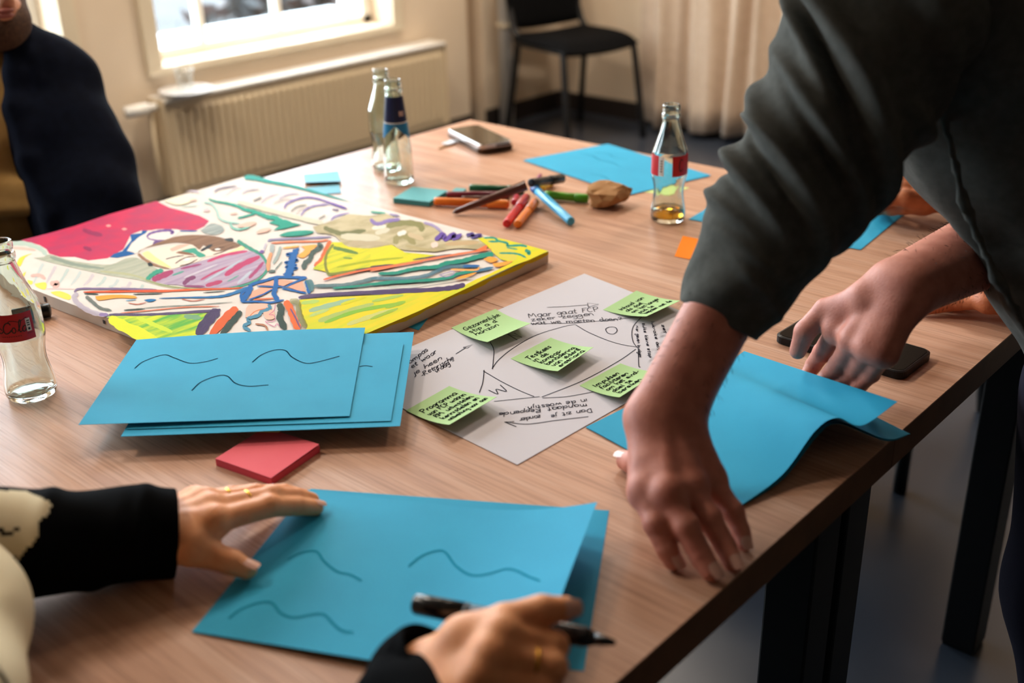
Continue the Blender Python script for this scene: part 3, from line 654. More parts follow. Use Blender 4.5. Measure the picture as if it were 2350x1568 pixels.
def bottle(name, base, prof, label, wall=.0026, flutes=True, drink=None, name_part=None):
    o = empty(name, (base[0], base[1], TT+.0004), label, 'bottle'); z0 = TT+.0004
    out = dense(prof); inn = [(max(r-wall, .001), z) for r, z in out if z > .0075]
    inn = [(inn[0][0]*.0+.001, .0062), (inn[0][0]*.6, .0064), (inn[0][0]*.9, .0072)]+inn
    pr = [(.001, .0018), (out[0][0]*.75, .0016)]+out+inn[::-1]
    fl = (lambda z, a: .018*math.cos(10*a)*math.exp(-((z-.052)/.018)**2) + .012*math.cos(10*a)*math.exp(-((z-.135)/.014)**2)) if flutes else None
    MB().lathe(pr, (base[0], base[1], z0), 60, True, True, fl).build('glass_body', M_bot, o, True)
    if drink:
        lvl = drink; li = [(max(rad_at(out, z)-wall-.0002, .001), z) for z in np.linspace(.0078, lvl, 6)]
        MB().lathe([(.001, .0068), (li[0][0]*.85, .0072)]+li+[(.001, lvl)], (base[0], base[1], z0), 40, True, True).build('drink', mat('amber_drink', 'd99a2b', .0, trans=1, ior=1.33), o, True)
    return o, z0
def wrap(o, base, z0, prof, a0, a1, zlo, zhi, m, name, off=.0003, n=40, nz=6, fz=None):
    V = []; 
    for i in range(n+1):
        a = a0+(a1-a0)*i/n
        for j in range(nz+1):
            t = j/nz; zl, zh = (zlo, zhi) if fz is None else fz(i/n)
            z = zl+(zh-zl)*t; r = rad_at(dense(prof), z)+off; V.append((base[0]+r*math.cos(a), base[1]+r*math.sin(a), z0+z))
    F = np.array([(i*(nz+1)+j, (i+1)*(nz+1)+j, (i+1)*(nz+1)+j+1, i*(nz+1)+j+1) for i in range(n) for j in range(nz)])
    return mk(name, V, F, m, o, True)
def on_cyl(base, z0, prof, a, z, off): r = rad_at(dense(prof), z)+off; return np.array([base[0]+r*math.cos(a), base[1]+r*math.sin(a), z0+z])
def wrap_ink(o, base, z0, prof, pts, w, m, name, off=.0006):
    P = np.array([on_cyl(base, z0, prof, a, z, off) for a, z in pts]); T = np.gradient(P, axis=0); Nn = P-np.array([base[0], base[1], 0])-[0, 0, 1]*P[:, 2:3]*np.array([[0, 0, 1]]); Nn[:, 2] = 0; Nn /= np.linalg.norm(Nn, axis=1)[:, None]
    S = np.cross(T, Nn); S /= np.linalg.norm(S, axis=1)[:, None]+1e-12; w = np.broadcast_to(w, (len(P),))[:, None]/2
    V = np.vstack([P-S*w, P+S*w]); n = len(P); return mk(name, V, [(i, i+n, i+n+1, i+1) for i in range(n-1)], m, o)
M_red = mat('red_label', 'b5101f', .35); M_navy = mat('navy_label', '0d1740', .35); M_teal_l = mat('teal_label', '1673a3', .35); M_lab_w = mat('label_white', 'd9d6d2', .5); M_lab_k = mat('label_black', '14090b', .4)
def cam_ang(base): return math.atan2(-base[1], -base[0])      # direction towards the camera
# left cola bottle
bL = at(75, 905); oL, zL = bottle('glass_bottle', bL, COLA, 'empty contour glass bottle with red label standing beside the painting')
aL = cam_ang(bL); LZ0, LZ1 = .0795, .1125
e1 = aL+.62                                                    # visible end of the label (camera's right)
labL = wrap(oL, bL, zL, COLA, e1-2.7, e1, LZ0, LZ1, M_red, 'label')
def script(o, base, z0, e, sgn, pts, w, m): 
    return wrap_ink(o, base, z0, COLA, [(e-x/.029, z) for x, z in pts], w, m, 'lettering')
# script lettering "-Cola" written right to left from the label end: x = metres left of the end
def cola(o, base, z0, e, m):
    L_ = []
    zb = .0905; h = .0055
    def G(x0, pts, w): # pts in unit; x to the right
        P = spline([(p[0], p[1]) for p in pts], 6); wrap_ink(o, base, z0, COLA, [(e-(x0-p[0]*.001)/.029, zb+p[1]*.001) for p in P], w*.001, m, 'lettering')
    G(.0335, [(9, 10), (7.5, 12.5), (4, 12), (1.2, 8), (.6, 3), (2.5, 0), (6, 1), (9, 4)], np.linspace(1.2, 1.4, 43))          # C
    G(.0335, [(6.5, 12), (8, 14.5), (13, 14), (18, 12.5), (23, 14.5), (27, 16)], .7)                                            # swash
    G(.0245, [(2, 6.5), (.4, 3.8), (1, .6), (3, .4), (4.2, 3), (3.4, 6), (1.8, 6.3)], 1.2)                                     # o
    G(.0185, [(0, 1.2), (3, 7), (5, 13), (4, 14.5), (2.6, 11), (2, 4), (2.6, .5), (4.5, 1.5)], 1.1)                            # l
    G(.0138, [(5, 6), (3, 6.8), (.7, 4), (1, .8), (3, .5), (5, 4), (5.2, 6.2), (4.9, 1.5), (6, .4), (7.5, 1.8)], 1.2)           # a
    G(.0425, [(8, 4), (5.5, 6.4), (4, 3.5), (5, .6), (7, .8), (9, 3)], 1.2)                                                    # tail of previous letter
    for k in range(9): G(.036-.0024*k, [(0, -4.2), (1.4, -4.2+.3*(k % 2))], .7)                                                 # small print row
    for k in range(4): G(.0085-.0018*k, [(0, -3.4), (1.2, -3.3)], .6)
    return
cola(labL, bL, zL, e1, M_lab_k)
bx = [(e1-.0085/.029, .0925), (e1-.0035/.029, .0925)]
wrap(labL, bL, zL, COLA, e1-.0088/.029, e1-.0036/.029, .0895, .1050, M_lab_w, 'recycling_panel', .0007, 6, 4)
for k in range(3): wrap_ink(labL, bL, zL, COLA, [(e1-.0079/.029, .1022-.0026*k), (e1-.0046/.029, .1022-.0026*k)], .0012, M_lab_k, 'panel_print', .0011)
wrap_ink(labL, bL, zL, COLA, [(e1-.0074/.029, .0925), (e1-.005/.029, .0925)], .0026, M_lab_k, 'panel_print', .0011)
# right cola bottle, a little drink left, label gap facing the camera
bR = at(1532, 504); oR, zR = bottle('glass_bottle', bR, COLA, 'contour glass bottle with red label and a little brown drink', drink=.020)
aR = cam_ang(bR); labR = wrap(oR, bR, zR, COLA, aR+.16, aR+1.75, LZ0, LZ1, M_red, 'label'); lab2 = wrap(oR, bR, zR, COLA, aR-1.9, aR-.62, LZ0, LZ1, M_red, 'label')
pan = wrap(oR, bR, zR, COLA, aR-.60, aR-.30, LZ0+.001, LZ1-.001, M_lab_w, 'barcode_panel', .0003, 6, 4)
for k in range(5): wrap_ink(pan, bR, zR, COLA, [(aR-.52, .088+.0042*k), (aR-.40, .088+.0042*k)], .0018, M_lab_k, 'panel_print')
for P_, w_ in (([(.78, .104), (.70, .1075), (.60, .104), (.56, .096), (.60, .089), (.70, .0885), (.8, .092)], .0016),):
    wrap_ink(labR, bR, zR, COLA, [(aR+p[0], p[1]) for p in spline(P_, 6)], w_, M_lab_k, 'lettering')
# the two bottles by the window side
bWt = at(917, 418); oW, zW = bottle('glass_bottle', bWt, WATER, 'empty clear water bottle with a navy and teal label', flutes=False)
aW = cam_ang(bWt)
labW = wrap(oW, bWt, zW, WATER, aW-1.5, aW+1.5, .114, .160, M_navy, 'label', n=40)
wrap(oW, bWt, zW, WATER, aW-1.5, aW+1.5, 0, 0, M_teal_l, 'label_band', .00035, 40, 4, fz=lambda t: (.109-.024*min(1, abs(t-.47)*2.6), .1138))
wrap(oW, bWt, zW, WATER, aW-1.5, aW+1.5, .1130, .1150, M_lab_w, 'label_line', .0006, 40, 1)
M_peach = mat('label_peach', 'e0b6a6', .5)
def wtxt(x0, P_): wrap_ink(labW, bWt, zW, WATER, [(aW+x0+p[0]*.05, .1265+p[1]*.001) for p in spline(P_, 5)], .0013, M_peach, 'lettering', .0009)
wtxt(.40, [(0, 0), (0, 8)]); wtxt(.40, [(0, 8), (3.2, 7), (3, 5), (.3, 4.3), (3.6, 3.6), (3.6, .8), (0, 0)]); wtxt(.62, [(2, 8), (.3, 5), (.6, 1.5), (2.4, 0), (4, 3), (3.8, 6.5), (2, 8)])
bWb = at(889, 388); bottle('glass_bottle', bWb, COLA, 'clear glass bottle without label behind the water bottle')
# ================================================================== the painting
CZ = .0185
cP = quad([(-100, 598), (613, 868), (1258, 577), (573, 402)], CZ)
pc = sum(cP)/4
pa = empty('canvas_painting', (pc[0], pc[1], TT+.0009), 'large painted canvas with a bearded figure, lying flat on the table', 'painting')
M_canvas = mat('primed_canvas', 'e6ddd6', .8, spec=.15, col2='dfd5cd', scale=20, bump=.25, bscale=1400)
M_cside = mat('canvas_side', 'd6c6b4', .8, col2='cbb9a6', scale=12, bump=.2, bscale=1000)
lo = [np.array([p[0], p[1], TT+.0009]) for p in cP]; hi = [p-[0, 0, .0003] for p in cP]; V = lo+hi
mk('stretcher', V, [f[::-1] for f in [(0,1,2,3)]+[(i, i+4, (i+1) % 4+4, (i+1) % 4) for i in range(4)]], M_cside, pa)
face = mk('canvas_face', cP, [(0,1,2,3)], M_canvas, pa)
CR = {'A': (0, 500, 5.226), 'B': (250, 500, 5.226), 'C': (330, 380, 5.0), 'D': (550, 520, 5.595), 'E': (850, 480, 5.226)}
LAY = [0]
def paint_mat(col, dry=0, col2=None, rot=0, st=(3, 30, 1), sc=4):
    return mat('paint_%s%s%s' % (col, '_dry%d' % (dry*100) if dry else '', '_'+col2 if col2 else ''), col, .75, spec=.12, col2=col2 or None, scale=sc, stretch=st, rotz=rot, dry=dry, bump=.12, bscale=1200, lo=.4, hi=.6)
def cpx(c, p): x, y, s = CR[c]; return (x+p[0]/s, y+p[1]/s)
cMin, cMax = np.min(cP, 0), np.max(cP, 0)
def pp_(c, p):
    LAYZ = CZ+.00004+LAY[0]*.000010; q = at(*cpx(c, p), LAYZ); q[:2] = np.clip(q[:2], cMin[:2]+.001, cMax[:2]-.001); return q
def P(c, pts, col, **k):         # painted patch
    LAY[0] += 1; V = spline([pp_(c, p) for p in pts+pts[:1]], 3)[:-1] if k.pop('soft', 1) else [pp_(c, p) for p in pts]
    V = np.array([pp_q if isinstance(pp_q, np.ndarray) else pp_q for pp_q in V])
    a = sum(V[i][0]*V[(i+1) % len(V)][1]-V[(i+1) % len(V)][0]*V[i][1] for i in range(len(V)))
    if a < 0: V = V[::-1]
    return mk('paint_patch', V, [tuple(range(len(V)))], paint_mat(col, **k), face)
def S(c, pts, w, col, w2=None, **k):      # brush stroke, width in crop pixels
    LAY[0] += 1; s = CR[c][2]; Q = spline([cpx(c, p) for p in pts], 6); z = CZ+.00004+LAY[0]*.000010
    n = len(Q); ww = np.linspace(w, w2 if w2 else w, n)/s*(1+.12*np.sin(np.arange(n)*1.7)); ww[0] *= .45; ww[-1] *= .4
    if n > 4: ww[1] *= .85; ww[-2] *= .8
    T = np.gradient(Q, axis=0); T /= np.linalg.norm(T, axis=1)[:, None]+1e-9; Nn = np.stack([-T[:, 1], T[:, 0]], 1)*ww[:, None]/2
    V = np.array([at(*q, z) for q in np.vstack([Q-Nn, Q+Nn])]); V[:, :2] = np.clip(V[:, :2], cMin[:2]+.001, cMax[:2]-.001)
    return mk('brush_stroke', V, [(i, i+1, i+n+1, i+n) for i in range(n-1)], paint_mat(col, **k), face)
# crimson field
P('A', [(250,268),(560,192),(900,97),(1300,-40),(1865,-205),(2030,-125),(2220,-75),(2400,-22),(2510,38),(2450,105),(2350,150),(2140,145),(1700,152),(1570,200),(1480,380),(1350,450),(1290,485),(1060,512),(900,470),(720,470),(590,430),(560,380),(480,330)], 'c93259', col2='b5375e', st=(6, 6, 1), soft=0)
for a, w in (([(990,140),(1100,180),(1230,210)], 50), ([(1000,350),(1100,390)], 45)): S('A', a, w, '8f3f6b', dry=.5)
for x, y in ((1300,95),(1490,135)): P('A', [(x-35,y),(x,y-15),(x+35,y),(x,y+15)], 'e0a09a')
# pale margin at the left
for k in range(9): S('A', [(520+150*k, 545+32*k), (470+150*k, 640+28*k), (400+150*k, 790+6*k)], 48, ['d0dad8', 'd9cfd4', 'c9d8d3'][k % 3], 25, dry=.42)
S('A', [(110,310),(300,310),(480,370),(560,450)], 55, 'b5c8bd'); S('A', [(140,360),(300,370),(430,390)], 30, 'd9bdb0')
P('A', [(190,570),(230,485),(300,450),(385,430),(300,475),(245,580)], 'd8d444'); P('A', [(130,400),(170,390),(160,430),(130,430)], 'f3cf4a')
for q in ([(325,745),(390,760),(380,800),(340,790)], [(415,790),(550,775),(540,862),(440,830)], [(605,890),(720,880),(845,930),(820,985),(650,925)], [(240,700),(310,645),(275,725)]): P('A', q, 'f1da5c')
S('A', [(370,695),(480,690),(545,735)], 40, 'd9b2a8'); S('A', [(600,790),(690,785),(640,845)], 60, 'd9b2a8'); S('A', [(560,850),(760,850),(900,855)], 14, 'dfc4c0')
# sage shoulder
P('A', [(400,480),(520,470),(600,440),(800,500),(1060,545),(1330,560),(1500,490),(1640,478),(1790,560),(1900,630),(1780,700),(1800,760),(2000,830),(2190,845),(1950,825),(1650,745),(1300,690),(900,605),(560,525)], 'a6ab99', col2='b7b9a6', rot=.5)
S('A', [(600,470),(900,560),(1250,610)], 45, '8c998c', 30); S('A', [(1200,640),(1600,690),(1900,800),(2150,845)], 26, 'b3b48f')
# white head scarf, blue and purple trim
P('B', [(10,472),(60,432),(160,400),(245,300),(268,270),(255,200),(390,182),(400,150),(465,153),(420,210),(330,260),(270,300),(215,395),(320,430),(235,452),(100,480)], '12599c', soft=0)
S('B', [(840,157),(1060,158)], 18, '1a5e9f')
P('B', [(215,400),(330,255),(450,182),(560,140),(830,140),(830,185),(720,250),(520,330),(385,400),(310,430),(290,405)], 'e8dfd8')
P('B', [(515,335),(560,268),(700,262),(860,228),(710,300),(540,335)], '6a4d86'); S('B', [(455,222),(500,186),(600,160),(720,150),(770,172),(735,192)], 26, '6f4f93', 34); S('B', [(450,215),(490,255),(620,275)], 16, '7b5c9a')
# face
P('B', [(385,430),(450,400),(700,345),(1000,320),(1300,400),(1590,338),(1622,372),(1450,440),(1150,470),(1080,520),(870,580),(740,612),(600,562),(480,505)], 'ecdccc')
P('B', [(398,425),(470,400),(560,470),(700,560),(745,605),(600,562),(450,485)], 'f0e39c'); P('B', [(1400,430),(1595,342),(1622,372),(1500,425)], 'f1e6a6')
P('B', [(350,420),(420,370),(600,325),(760,300),(860,300),(1000,322),(1085,385),(1130,330),(1200,370),(1260,405),(1400,392),(1580,337),(1450,270),(1280,222),(1080,205),(860,215),(700,255),(500,332),(370,390)], '8f6c52', col2='7f5d45')
S('B', [(350,430),(430,500),(560,570),(725,612)], 36, '9a7458', 20); P('B', [(730,372),(850,322),(965,318),(900,352),(765,402)], 'e2b5a2')
P('B', [(840,412),(900,385),(1030,360),(1070,400),(1165,452),(1080,475),(1010,425),(860,425)], '3f9d86'); P('B', [(800,420),(860,400),(1000,430),(1020,450),(900,440)], '8a6046')
S('B', [(1100,398),(1240,322)], 34, '2c2e30'); S('B', [(680,496),(790,468),(900,452)], 11, '2c2e30')
for q in ([(795,548),(870,500),(960,468),(1060,462)], [(850,578),(960,550),(1065,495)], [(1240,388),(1300,362),(1385,352)], [(1250,442),(1380,402),(1495,342)]): S('B', q, 12, '5a3f30')
P('B', [(880,505),(930,480),(980,490),(940,520)], 'f4ece6'); P('B', [(1265,375),(1310,365),(1340,378),(1290,390)], 'f4ece6')
P('B', [(462,545),(500,535),(530,570),(480,580)], '23282c'); P('B', [(1385,250),(1480,242),(1485,285),(1400,272)], '33383c')
# beard
P('B', [(500,725),(600,670),(760,622),(1100,520),(1400,432),(1600,390),(1760,420),(1860,500),(1885,600),(1820,690),(1700,760),(1500,822),(1300,842),(1000,832),(800,802),(650,800),(520,762)], 'b8a5b8', col2='a892ad', rot=-.5)
for q, w, c_ in (([(520,745),(620,705),(770,640)], 70, 'a53f68'), ([(860,612),(1110,555)], 28, '9a4470'), ([(1180,525),(1400,445),(1660,400)], 34, 'c2406c'), ([(1390,690),(1600,560),(1810,465)], 62, 'b93c69'), ([(1100,745),(1300,640),(1600,535)], 26, 'b5476f'), ([(890,800),(960,735),(1040,710)], 52, '7f3f68'), ([(1680,725),(1780,620),(1855,530)], 38, 'a84873'), ([(1160,815),(1360,760)], 50, 'b33f68'), ([(900,820),(1150,825)], 30, '8d4770')): S('B', q, w, c_)
for q, w, c_ in (([(1150,765),(1350,650),(1600,500)], 26, 'b4bdca'), ([(1540,790),(1710,640)], 34, 'b9c0cc'), ([(760,690),(900,640)], 20, '58a08f'), ([(1420,765),(1560,690)], 14, '63a394'), ([(900,720),(1100,640),(1300,560)], 22, 'c9bfcb')): S('B', q, w, c_)
S('B', [(450,742),(520,682),(580,645),(650,630)], 50, '3c9a80'); S('B', [(1540,272),(1600,312),(1700,370),(1820,440),(1890,540),(1885,640),(1780,745),(1600,812),(1400,850)], 46, '3f937d', 18); S('B', [(440,742),(700,812),(1000,846),(1320,852)], 12, 'a9b183')
P('B', [(1100,150),(1220,70),(1340,90),(1380,150),(1300,200),(1160,190)], 'aeb4b0', col2='8d9896')
# left arm of the cross
S('A', [(890,892),(950,852),(1200,850),(1500,852),(1880,862)], 24, '7d6b8e'); S('A', [(1000,890),(1500,882),(2195,872)], 22, 'd6562a', 30); S('B', [(560,885),(1000,862),(1400,850),(1610,838)], 28, 'd9602f', 14)
S('A', [(1010,910),(1180,916)], 14, '3c4a42'); S('B', [(290,917),(640,908)], 14, '3c4a42'); S('B', [(1130,897),(1390,878)], 10, '3c4a42')
P('A', [(1140,940),(1350,922),(1600,932),(1625,965),(1400,962),(1185,990)], 'f3a23c'); S('A', [(1510,992),(1630,980)], 12, '7da6c4'); P('A', [(1725,985),(1800,972),(1875,982),(1795,1010)], '1f6fa6')
S('B', [(600,965),(950,955),(1230,950),(1400,930),(1560,880),(1690,830)], 10, '2a6fa6', 46); S('B', [(230,1020),(340,1036),(445,1015)], 9, 'c0603c'); S('B', [(870,972),(1000,996),(1150,975)], 9, 'c0603c')
S('A', [(930,900),(890,960),(960,1050),(1100,1130),(1270,1170)], 60, 'bdb3c4', dry=.45); S('A', [(1030,940),(1100,1000),(1200,1080),(1340,1112)], 50, '3f5650', 35, dry=.47); S('A', [(1190,1162),(1300,1162)], 42, '8d78a6')
S('B', [(140,1142),(500,1110),(900,1072),(1320,1060)], 12, 'd77a55'); S('B', [(180,1107),(430,1088)], 16, '43524a'); S('B', [(420,1082),(700,1060),(1000,1045),(1480,1010)], 8, '6d7a70')
# green field
P('A', [(1280,1185),(1500,1175),(1700,1170),(2000,1165),(2536,1140),(2360,1400),(3200,1560),(3180,1905),(1790,1490),(1500,1330)], '62b046', col2='d3dc2c', st=(3, 16, 1), rot=.35, soft=0)
S('A', [(1310,1200),(1500,1310),(1900,1500)], 110, 'dbe02c', 160); S('B', [(330,1190),(560,1290),(760,1370)], 50, 'c9dc3c'); S('B', [(900,1180),(1100,1200)], 60, '7fae86', dry=.4)
S('B', [(0,1160),(400,1162),(700,1150),(1250,1112),(1340,1100)], 32, '54456a', dry=.36)
S('B', [(1310,1105),(1180,1240),(1060,1410)], 125, '4b3b61', dry=.38); S('B', [(1540,1080),(1400,1200),(1220,1410)], 100, 'd8602c'); S('B', [(1585,1120),(1480,1245),(1340,1410)], 72, '37483f', dry=.36)
# lower centre
P('D', [(70,1170),(110,1010),(340,990),(380,1040),(250,1120)], 'e8b8a2'); P('D', [(300,1100),(430,1070),(445,1180),(340,1190)], 'e8b8a2')
S('D', [(370,1000),(385,1050),(280,1092),(240,1140),(110,1182),(125,1230),(55,1282),(140,1340)], 44, '4f8aa6'); S('D', [(200,1250),(320,1270),(362,1335)], 24, 'b0785a'); S('D', [(130,1150),(200,1090),(335,1050)], 12, 'd97b4a')
S('D', [(460,990),(440,1080),(380,1130),(440,1140),(445,1210),(330,1220),(440,1282),(480,1250),(545,1315)], 7, 'c85a8e')
S('D', [(505,985),(535,1080),(515,1170),(590,1330)], 85, '37483f', dry=.36); 
# upper arm of the cross
S('D', [(360,190),(430,167),(800,150),(1175,132)], 26, '8f86a6'); S('D', [(400,212),(700,196),(1000,190),(1140,170)], 22, 'e07a4e'); S('D', [(1165,180),(1090,330),(1040,430),(955,505)], 60, 'da6a35', 40)
P('D', [(785,250),(985,232),(960,282),(850,385),(800,402),(745,372),(835,300)], 'f3a84a'); S('D', [(555,276),(770,250)], 24, 'f3b35c')
S('D', [(1000,215),(1045,262),(940,330),(900,420),(840,470),(820,550)], 52, '4a5c54', 70, dry=.38); S('D', [(420,225),(410,340)], 60, 'a9b4b3', dry=.4); S('D', [(525,255),(490,370),(430,475)], 42, '9fada9', dry=.4); S('D', [(545,450),(450,555)], 14, '6f8079')
P('D', [(365,575),(410,555),(455,562),(450,588),(380,592)], '5a6a62'); S('D', [(405,335),(370,450),(365,570)], 46, 'ea9a6a'); P('D', [(240,335),(280,300),(318,318),(290,342)], '7c5ea0'); S('D', [(340,215),(310,300)], 30, 'c3bccb', dry=.42)
# blue centre piece
for q in ([(120,935),(165,830),(270,785),(425,795),(300,885)], [(500,680),(620,690),(700,700),(560,765),(490,750)], [(620,775),(805,700),(845,835),(760,825)], [(230,750),(445,690),(432,762)]): P('D', q, 'eba68a', soft=0)
S('D', [(180,937),(445,920)], 18, 'd9713f')
S('D', [(765,285),(690,312),(745,330),(600,356),(705,382),(635,410),(748,430),(582,462),(725,490),(588,520),(738,532),(598,572),(685,600),(555,612)], 30, '155fa6'); S('D', [(725,300),(680,420),(645,560),(600,660)], 66, '1661a8', 100)
for q, w in (([(862,655),(700,652),(480,650),(330,690),(160,742),(100,800),(20,865),(30,965)], 34), ([(20,966),(200,962),(400,974),(570,940)], 24), ([(470,660),(462,780),(440,860),(500,965)], 62), ([(110,942),(300,870),(425,800)], 18), ([(220,762),(430,772),(620,770)], 16), ([(600,772),(720,710),(862,655)], 24), ([(540,790),(700,822),(860,858)], 24), ([(850,690),(882,780),(890,860)], 54), ([(150,760),(100,860),(20,965)], 70)): S('D', q, w, '155fa6')
P('D', [(840,690),(920,680),(955,750),(945,820),(900,830),(870,760)], '4f7f86', dry=.42)
# yellow field and clouds
P('D', [(1190,200),(1320,200),(1400,262),(1650,272),(1950,242),(2100,330),(2350,352),(2560,375),(2380,420),(1960,492),(1500,562),(1180,624),(1090,575),(935,542),(1050,450),(1130,300)], 'e4d21c', col2='bcc424', st=(3, 20, 1), rot=1.2, soft=0)
P('E', [(0,350),(250,425),(450,540),(800,560),(560,610),(0,700)], 'e4d31e', col2='d3cf22', soft=0)
S('D', [(1205,225),(1120,350),(1100,480),(1130,590),(1185,612),(1500,562),(1965,495)], 34, '85893a', dry=.42); S('D', [(1200,270),(1300,292),(1520,345)], 46, '66883f', dry=.38); S('D', [(1330,400),(1450,412)], 26, '7f9a3c'); S('D', [(1250,520),(1700,440),(2100,400)], 30, 'b3bf26', dry=.45)
S('D', [(1490,562),(1970,492)], 22, '5c4a4f', dry=.42); S('E', [(0,690),(275,664)], 20, '5b4b52', dry=.42); S('E', [(510,608),(800,565),(980,542)], 20, '5b4b52', dry=.38)
P('C', [(1940,702),(2060,668),(2250,600),(2350,560),(2600,575),(2790,555),(2935,625),(3175,645),(3315,690),(3395,770),(3345,865),(3555,855),(3795,855),(3920,890),(3870,960),(3605,950),(3365,980),(3125,980),(2935,960),(2840,910),(2600,950),(2350,930),(2260,870),(2190,805),(2080,780),(1990,770)], 'c6b893', col2='ab9d77', st=(5, 9, 1), rot=.8)
for c_, q, w, k in (('D', [(1080,10),(1200,62),(1350,92),(1620,50)], 60, '77764a'), ('E', [(190,210),(400,165),(590,190),(620,270)], 70, '8b8757'), ('E', [(300,420),(320,345),(420,325),(540,420)], 70, '9a9160'), ('E', [(420,440),(700,492),(900,480)], 34, 'b4a478'), ('D', [(1300,125),(1800,150)], 90, 'd3cbb0'), ('D', [(1400,215),(1900,220)], 60, 'b9a887'), ('E', [(450,300),(640,360)], 60, 'c9b48f'), ('E', [(900,420),(1300,400)], 50, 'c3a67c'), ('E', [(60,290),(230,240)], 60, 'd6ceb5')): S(c_, q, w, k, dry=.33)
S('E', [(325,305),(430,270)], 56, 'e8e0d4'); S('E', [(730,440),(810,415)], 66, 'e8cfc2'); S('E', [(20,230),(190,200)], 50, 'e2dccb')
S('C', [(1080,418),(1500,530),(1900,630),(2060,660)], 50, 'd0cab4')
# teal leaves
S('C', [(740,380),(830,410),(950,430),(1080,465),(1150,500),(1260,525),(1350,560),(1430,590),(1510,600),(1580,640),(1700,668)], 16, '1e9a83', 62)
P('C', [(1430,655),(1530,618),(1640,640),(1810,675),(1620,722),(1485,742),(1555,690)], '1f967f', soft=0); S('C', [(1075,602),(1200,570),(1300,538)], 20, '2a9c86'); P('C', [(1545,802),(1650,760),(1850,742),(1955,760),(1850,798),(1650,812)], '1f8c76', col2='2f9c86')
S('C', [(1150,128),(1280,142),(1400,172),(1700,232),(2000,312),(2340,405)], 62, '2f9990', 12); S('C', [(690,420),(780,440),(840,520),(860,590),(940,640),(1100,662)], 20, 'a2ccc2'); S('C', [(990,660),(1020,712),(1100,732),(1220,700)], 22, '7dbfae'); S('C', [(430,470),(620,455)], 10, 'b5d2c8')
P('C', [(1070,692),(1180,650),(1292,648),(1235,692),(1120,708)], 'e8bcaa'); P('C', [(1285,768),(1350,725),(1455,718),(1420,757),(1320,778)], 'e8bcaa'); P('C', [(980,555),(1030,540),(1080,545),(1020,562)], 'e8b9a8'); P('C', [(680,505),(740,488),(750,520),(700,525)], 'e2bfc0')
P('C', [(230,405),(400,352),(570,360),(520,422),(380,452)], 'ece6c8'); S('C', [(520,402),(610,390)], 20, 'e6c3b4')
# feather strokes
for q, w, k in (([(810,302),(870,262),(1065,228)], 16, '8a7f92'), ([(1130,322),(1200,282),(1325,268)], 12, 'a89fae'), ([(1255,405),(1355,362)], 14, '5e5650'), ([(1340,427),(1420,360),(1545,318)], 9, 'a497b0'), ([(1610,492),(1650,430),(1800,372),(1950,368),(2150,430),(2300,492)], 17, '7a5ea8'), ([(1685,527),(1760,470),(1870,448)], 12, '6a614f'), ([(1800,572),(1850,510),(1950,460),(2130,440)], 14, '8268ac'), ([(2130,425),(2330,492)], 26, '7357a2'), ([(2145,627),(2200,580),(2360,540)], 14, '8268ac'), ([(2005,612),(2085,568)], 12, '6a614f'), ([(1545,382),(1650,332),(1780,318)], 11, '9d8fb0'), ([(940,345),(1000,280),(1120,240)], 9, 'c3bac9'), ([(1490,430),(1600,390),(1700,385)], 10, 'b3a7a0'), ([(450,300),(560,290),(640,305)], 14, 'd6cadb'), ([(2160,500),(2240,510)], 16, '6f5a80'), ([(1740,560),(1800,500),(1900,470)], 9, 'b0a49a')): S('C', q, w, k)
S('E', [(0,120),(60,172),(130,170),(200,142),(355,122)], 44, '8b77b0', dry=.36); S('E', [(640,160),(760,200),(875,290)], 34, 'a597c0', dry=.4)
S('E', [(775,372),(870,300),(900,362),(1000,298),(1000,352),(1095,300)], 54, '6a4fa0'); S('E', [(1150,312),(1230,300),(1222,332),(1312,310),(1312,336)], 42, '4f3f80'); S('E', [(225,60),(345,76)], 22, '9c8fb5'); S('E', [(0,30),(185,46)], 22, '5aa890')
# right corner, lower yellow field
P('E', [(1285,352),(1400,332),(1560,352),(1800,412),(2136,502),(1900,612),(1750,665),(1450,800),(1250,905),(600,1215),(170,1415),(-1230,2040),(-758,1421),(-820,1283),(-857,1144),(-849,1087),(-500,1060),(0,1035),(700,992),(1000,962),(1130,912),(1280,835),(1440,770),(1700,640),(1560,600),(1470,520),(1390,430)], 'e5cf1c', col2='cfcf26', st=(3, 18, 1), rot=-.9, soft=0)
P('E', [(1390,365),(1560,400),(1700,480),(1760,560),(1720,620),(1580,590),(1480,520)], 'd6c748')
for q, w in (([(1360,347),(1480,345),(1525,387),(1415,387)], 24), ([(1500,375),(1640,408),(1645,440),(1800,435),(1880,450)], 28), ([(1855,490),(1905,520),(1885,545)], 44), ([(1545,528),(1700,530),(1790,545),(1868,582)], 22), ([(1635,462),(1765,482)], 16)): S('E', q, w, '2a8f78')
for q, w, k in (([(890,1085),(1200,1000),(1520,930)], 60, '9dbf9a'), ([(1010,1215),(1300,1120),(1720,990)], 64, 'b0c268'), ([(1090,1235),(1500,1090),(2110,975)], 44, '8abf3c'), ([(790,985),(1020,955)], 50, 'b2cf68'), ([(1380,1260),(1700,1150),(2020,1060)], 56, 'cfd077'), ([(1300,1000),(1620,900)], 36, 'd6d21c'), ([(900,1150),(1150,1060)], 40, 'bcd07a'), ([(1700,960),(2100,880)], 40, 'aac85a')): S('D', q, w, k, dry=.36)
S('E', [(180,1180),(420,1110)], 46, '98bf3c', dry=.36); S('E', [(0,1320),(330,1190)], 36, 'a6c445', dry=.4)
S('D', [(640,960),(740,972),(762,1090),(800,1200),(855,1300)], 74, '84843a', dry=.47); S('D', [(585,955),(650,1060),(700,1200),(760,1330)], 92, 'e0692f'); S('D', [(650,1050),(720,1180),(775,1300)], 20, '6a5a8a', dry=.42)
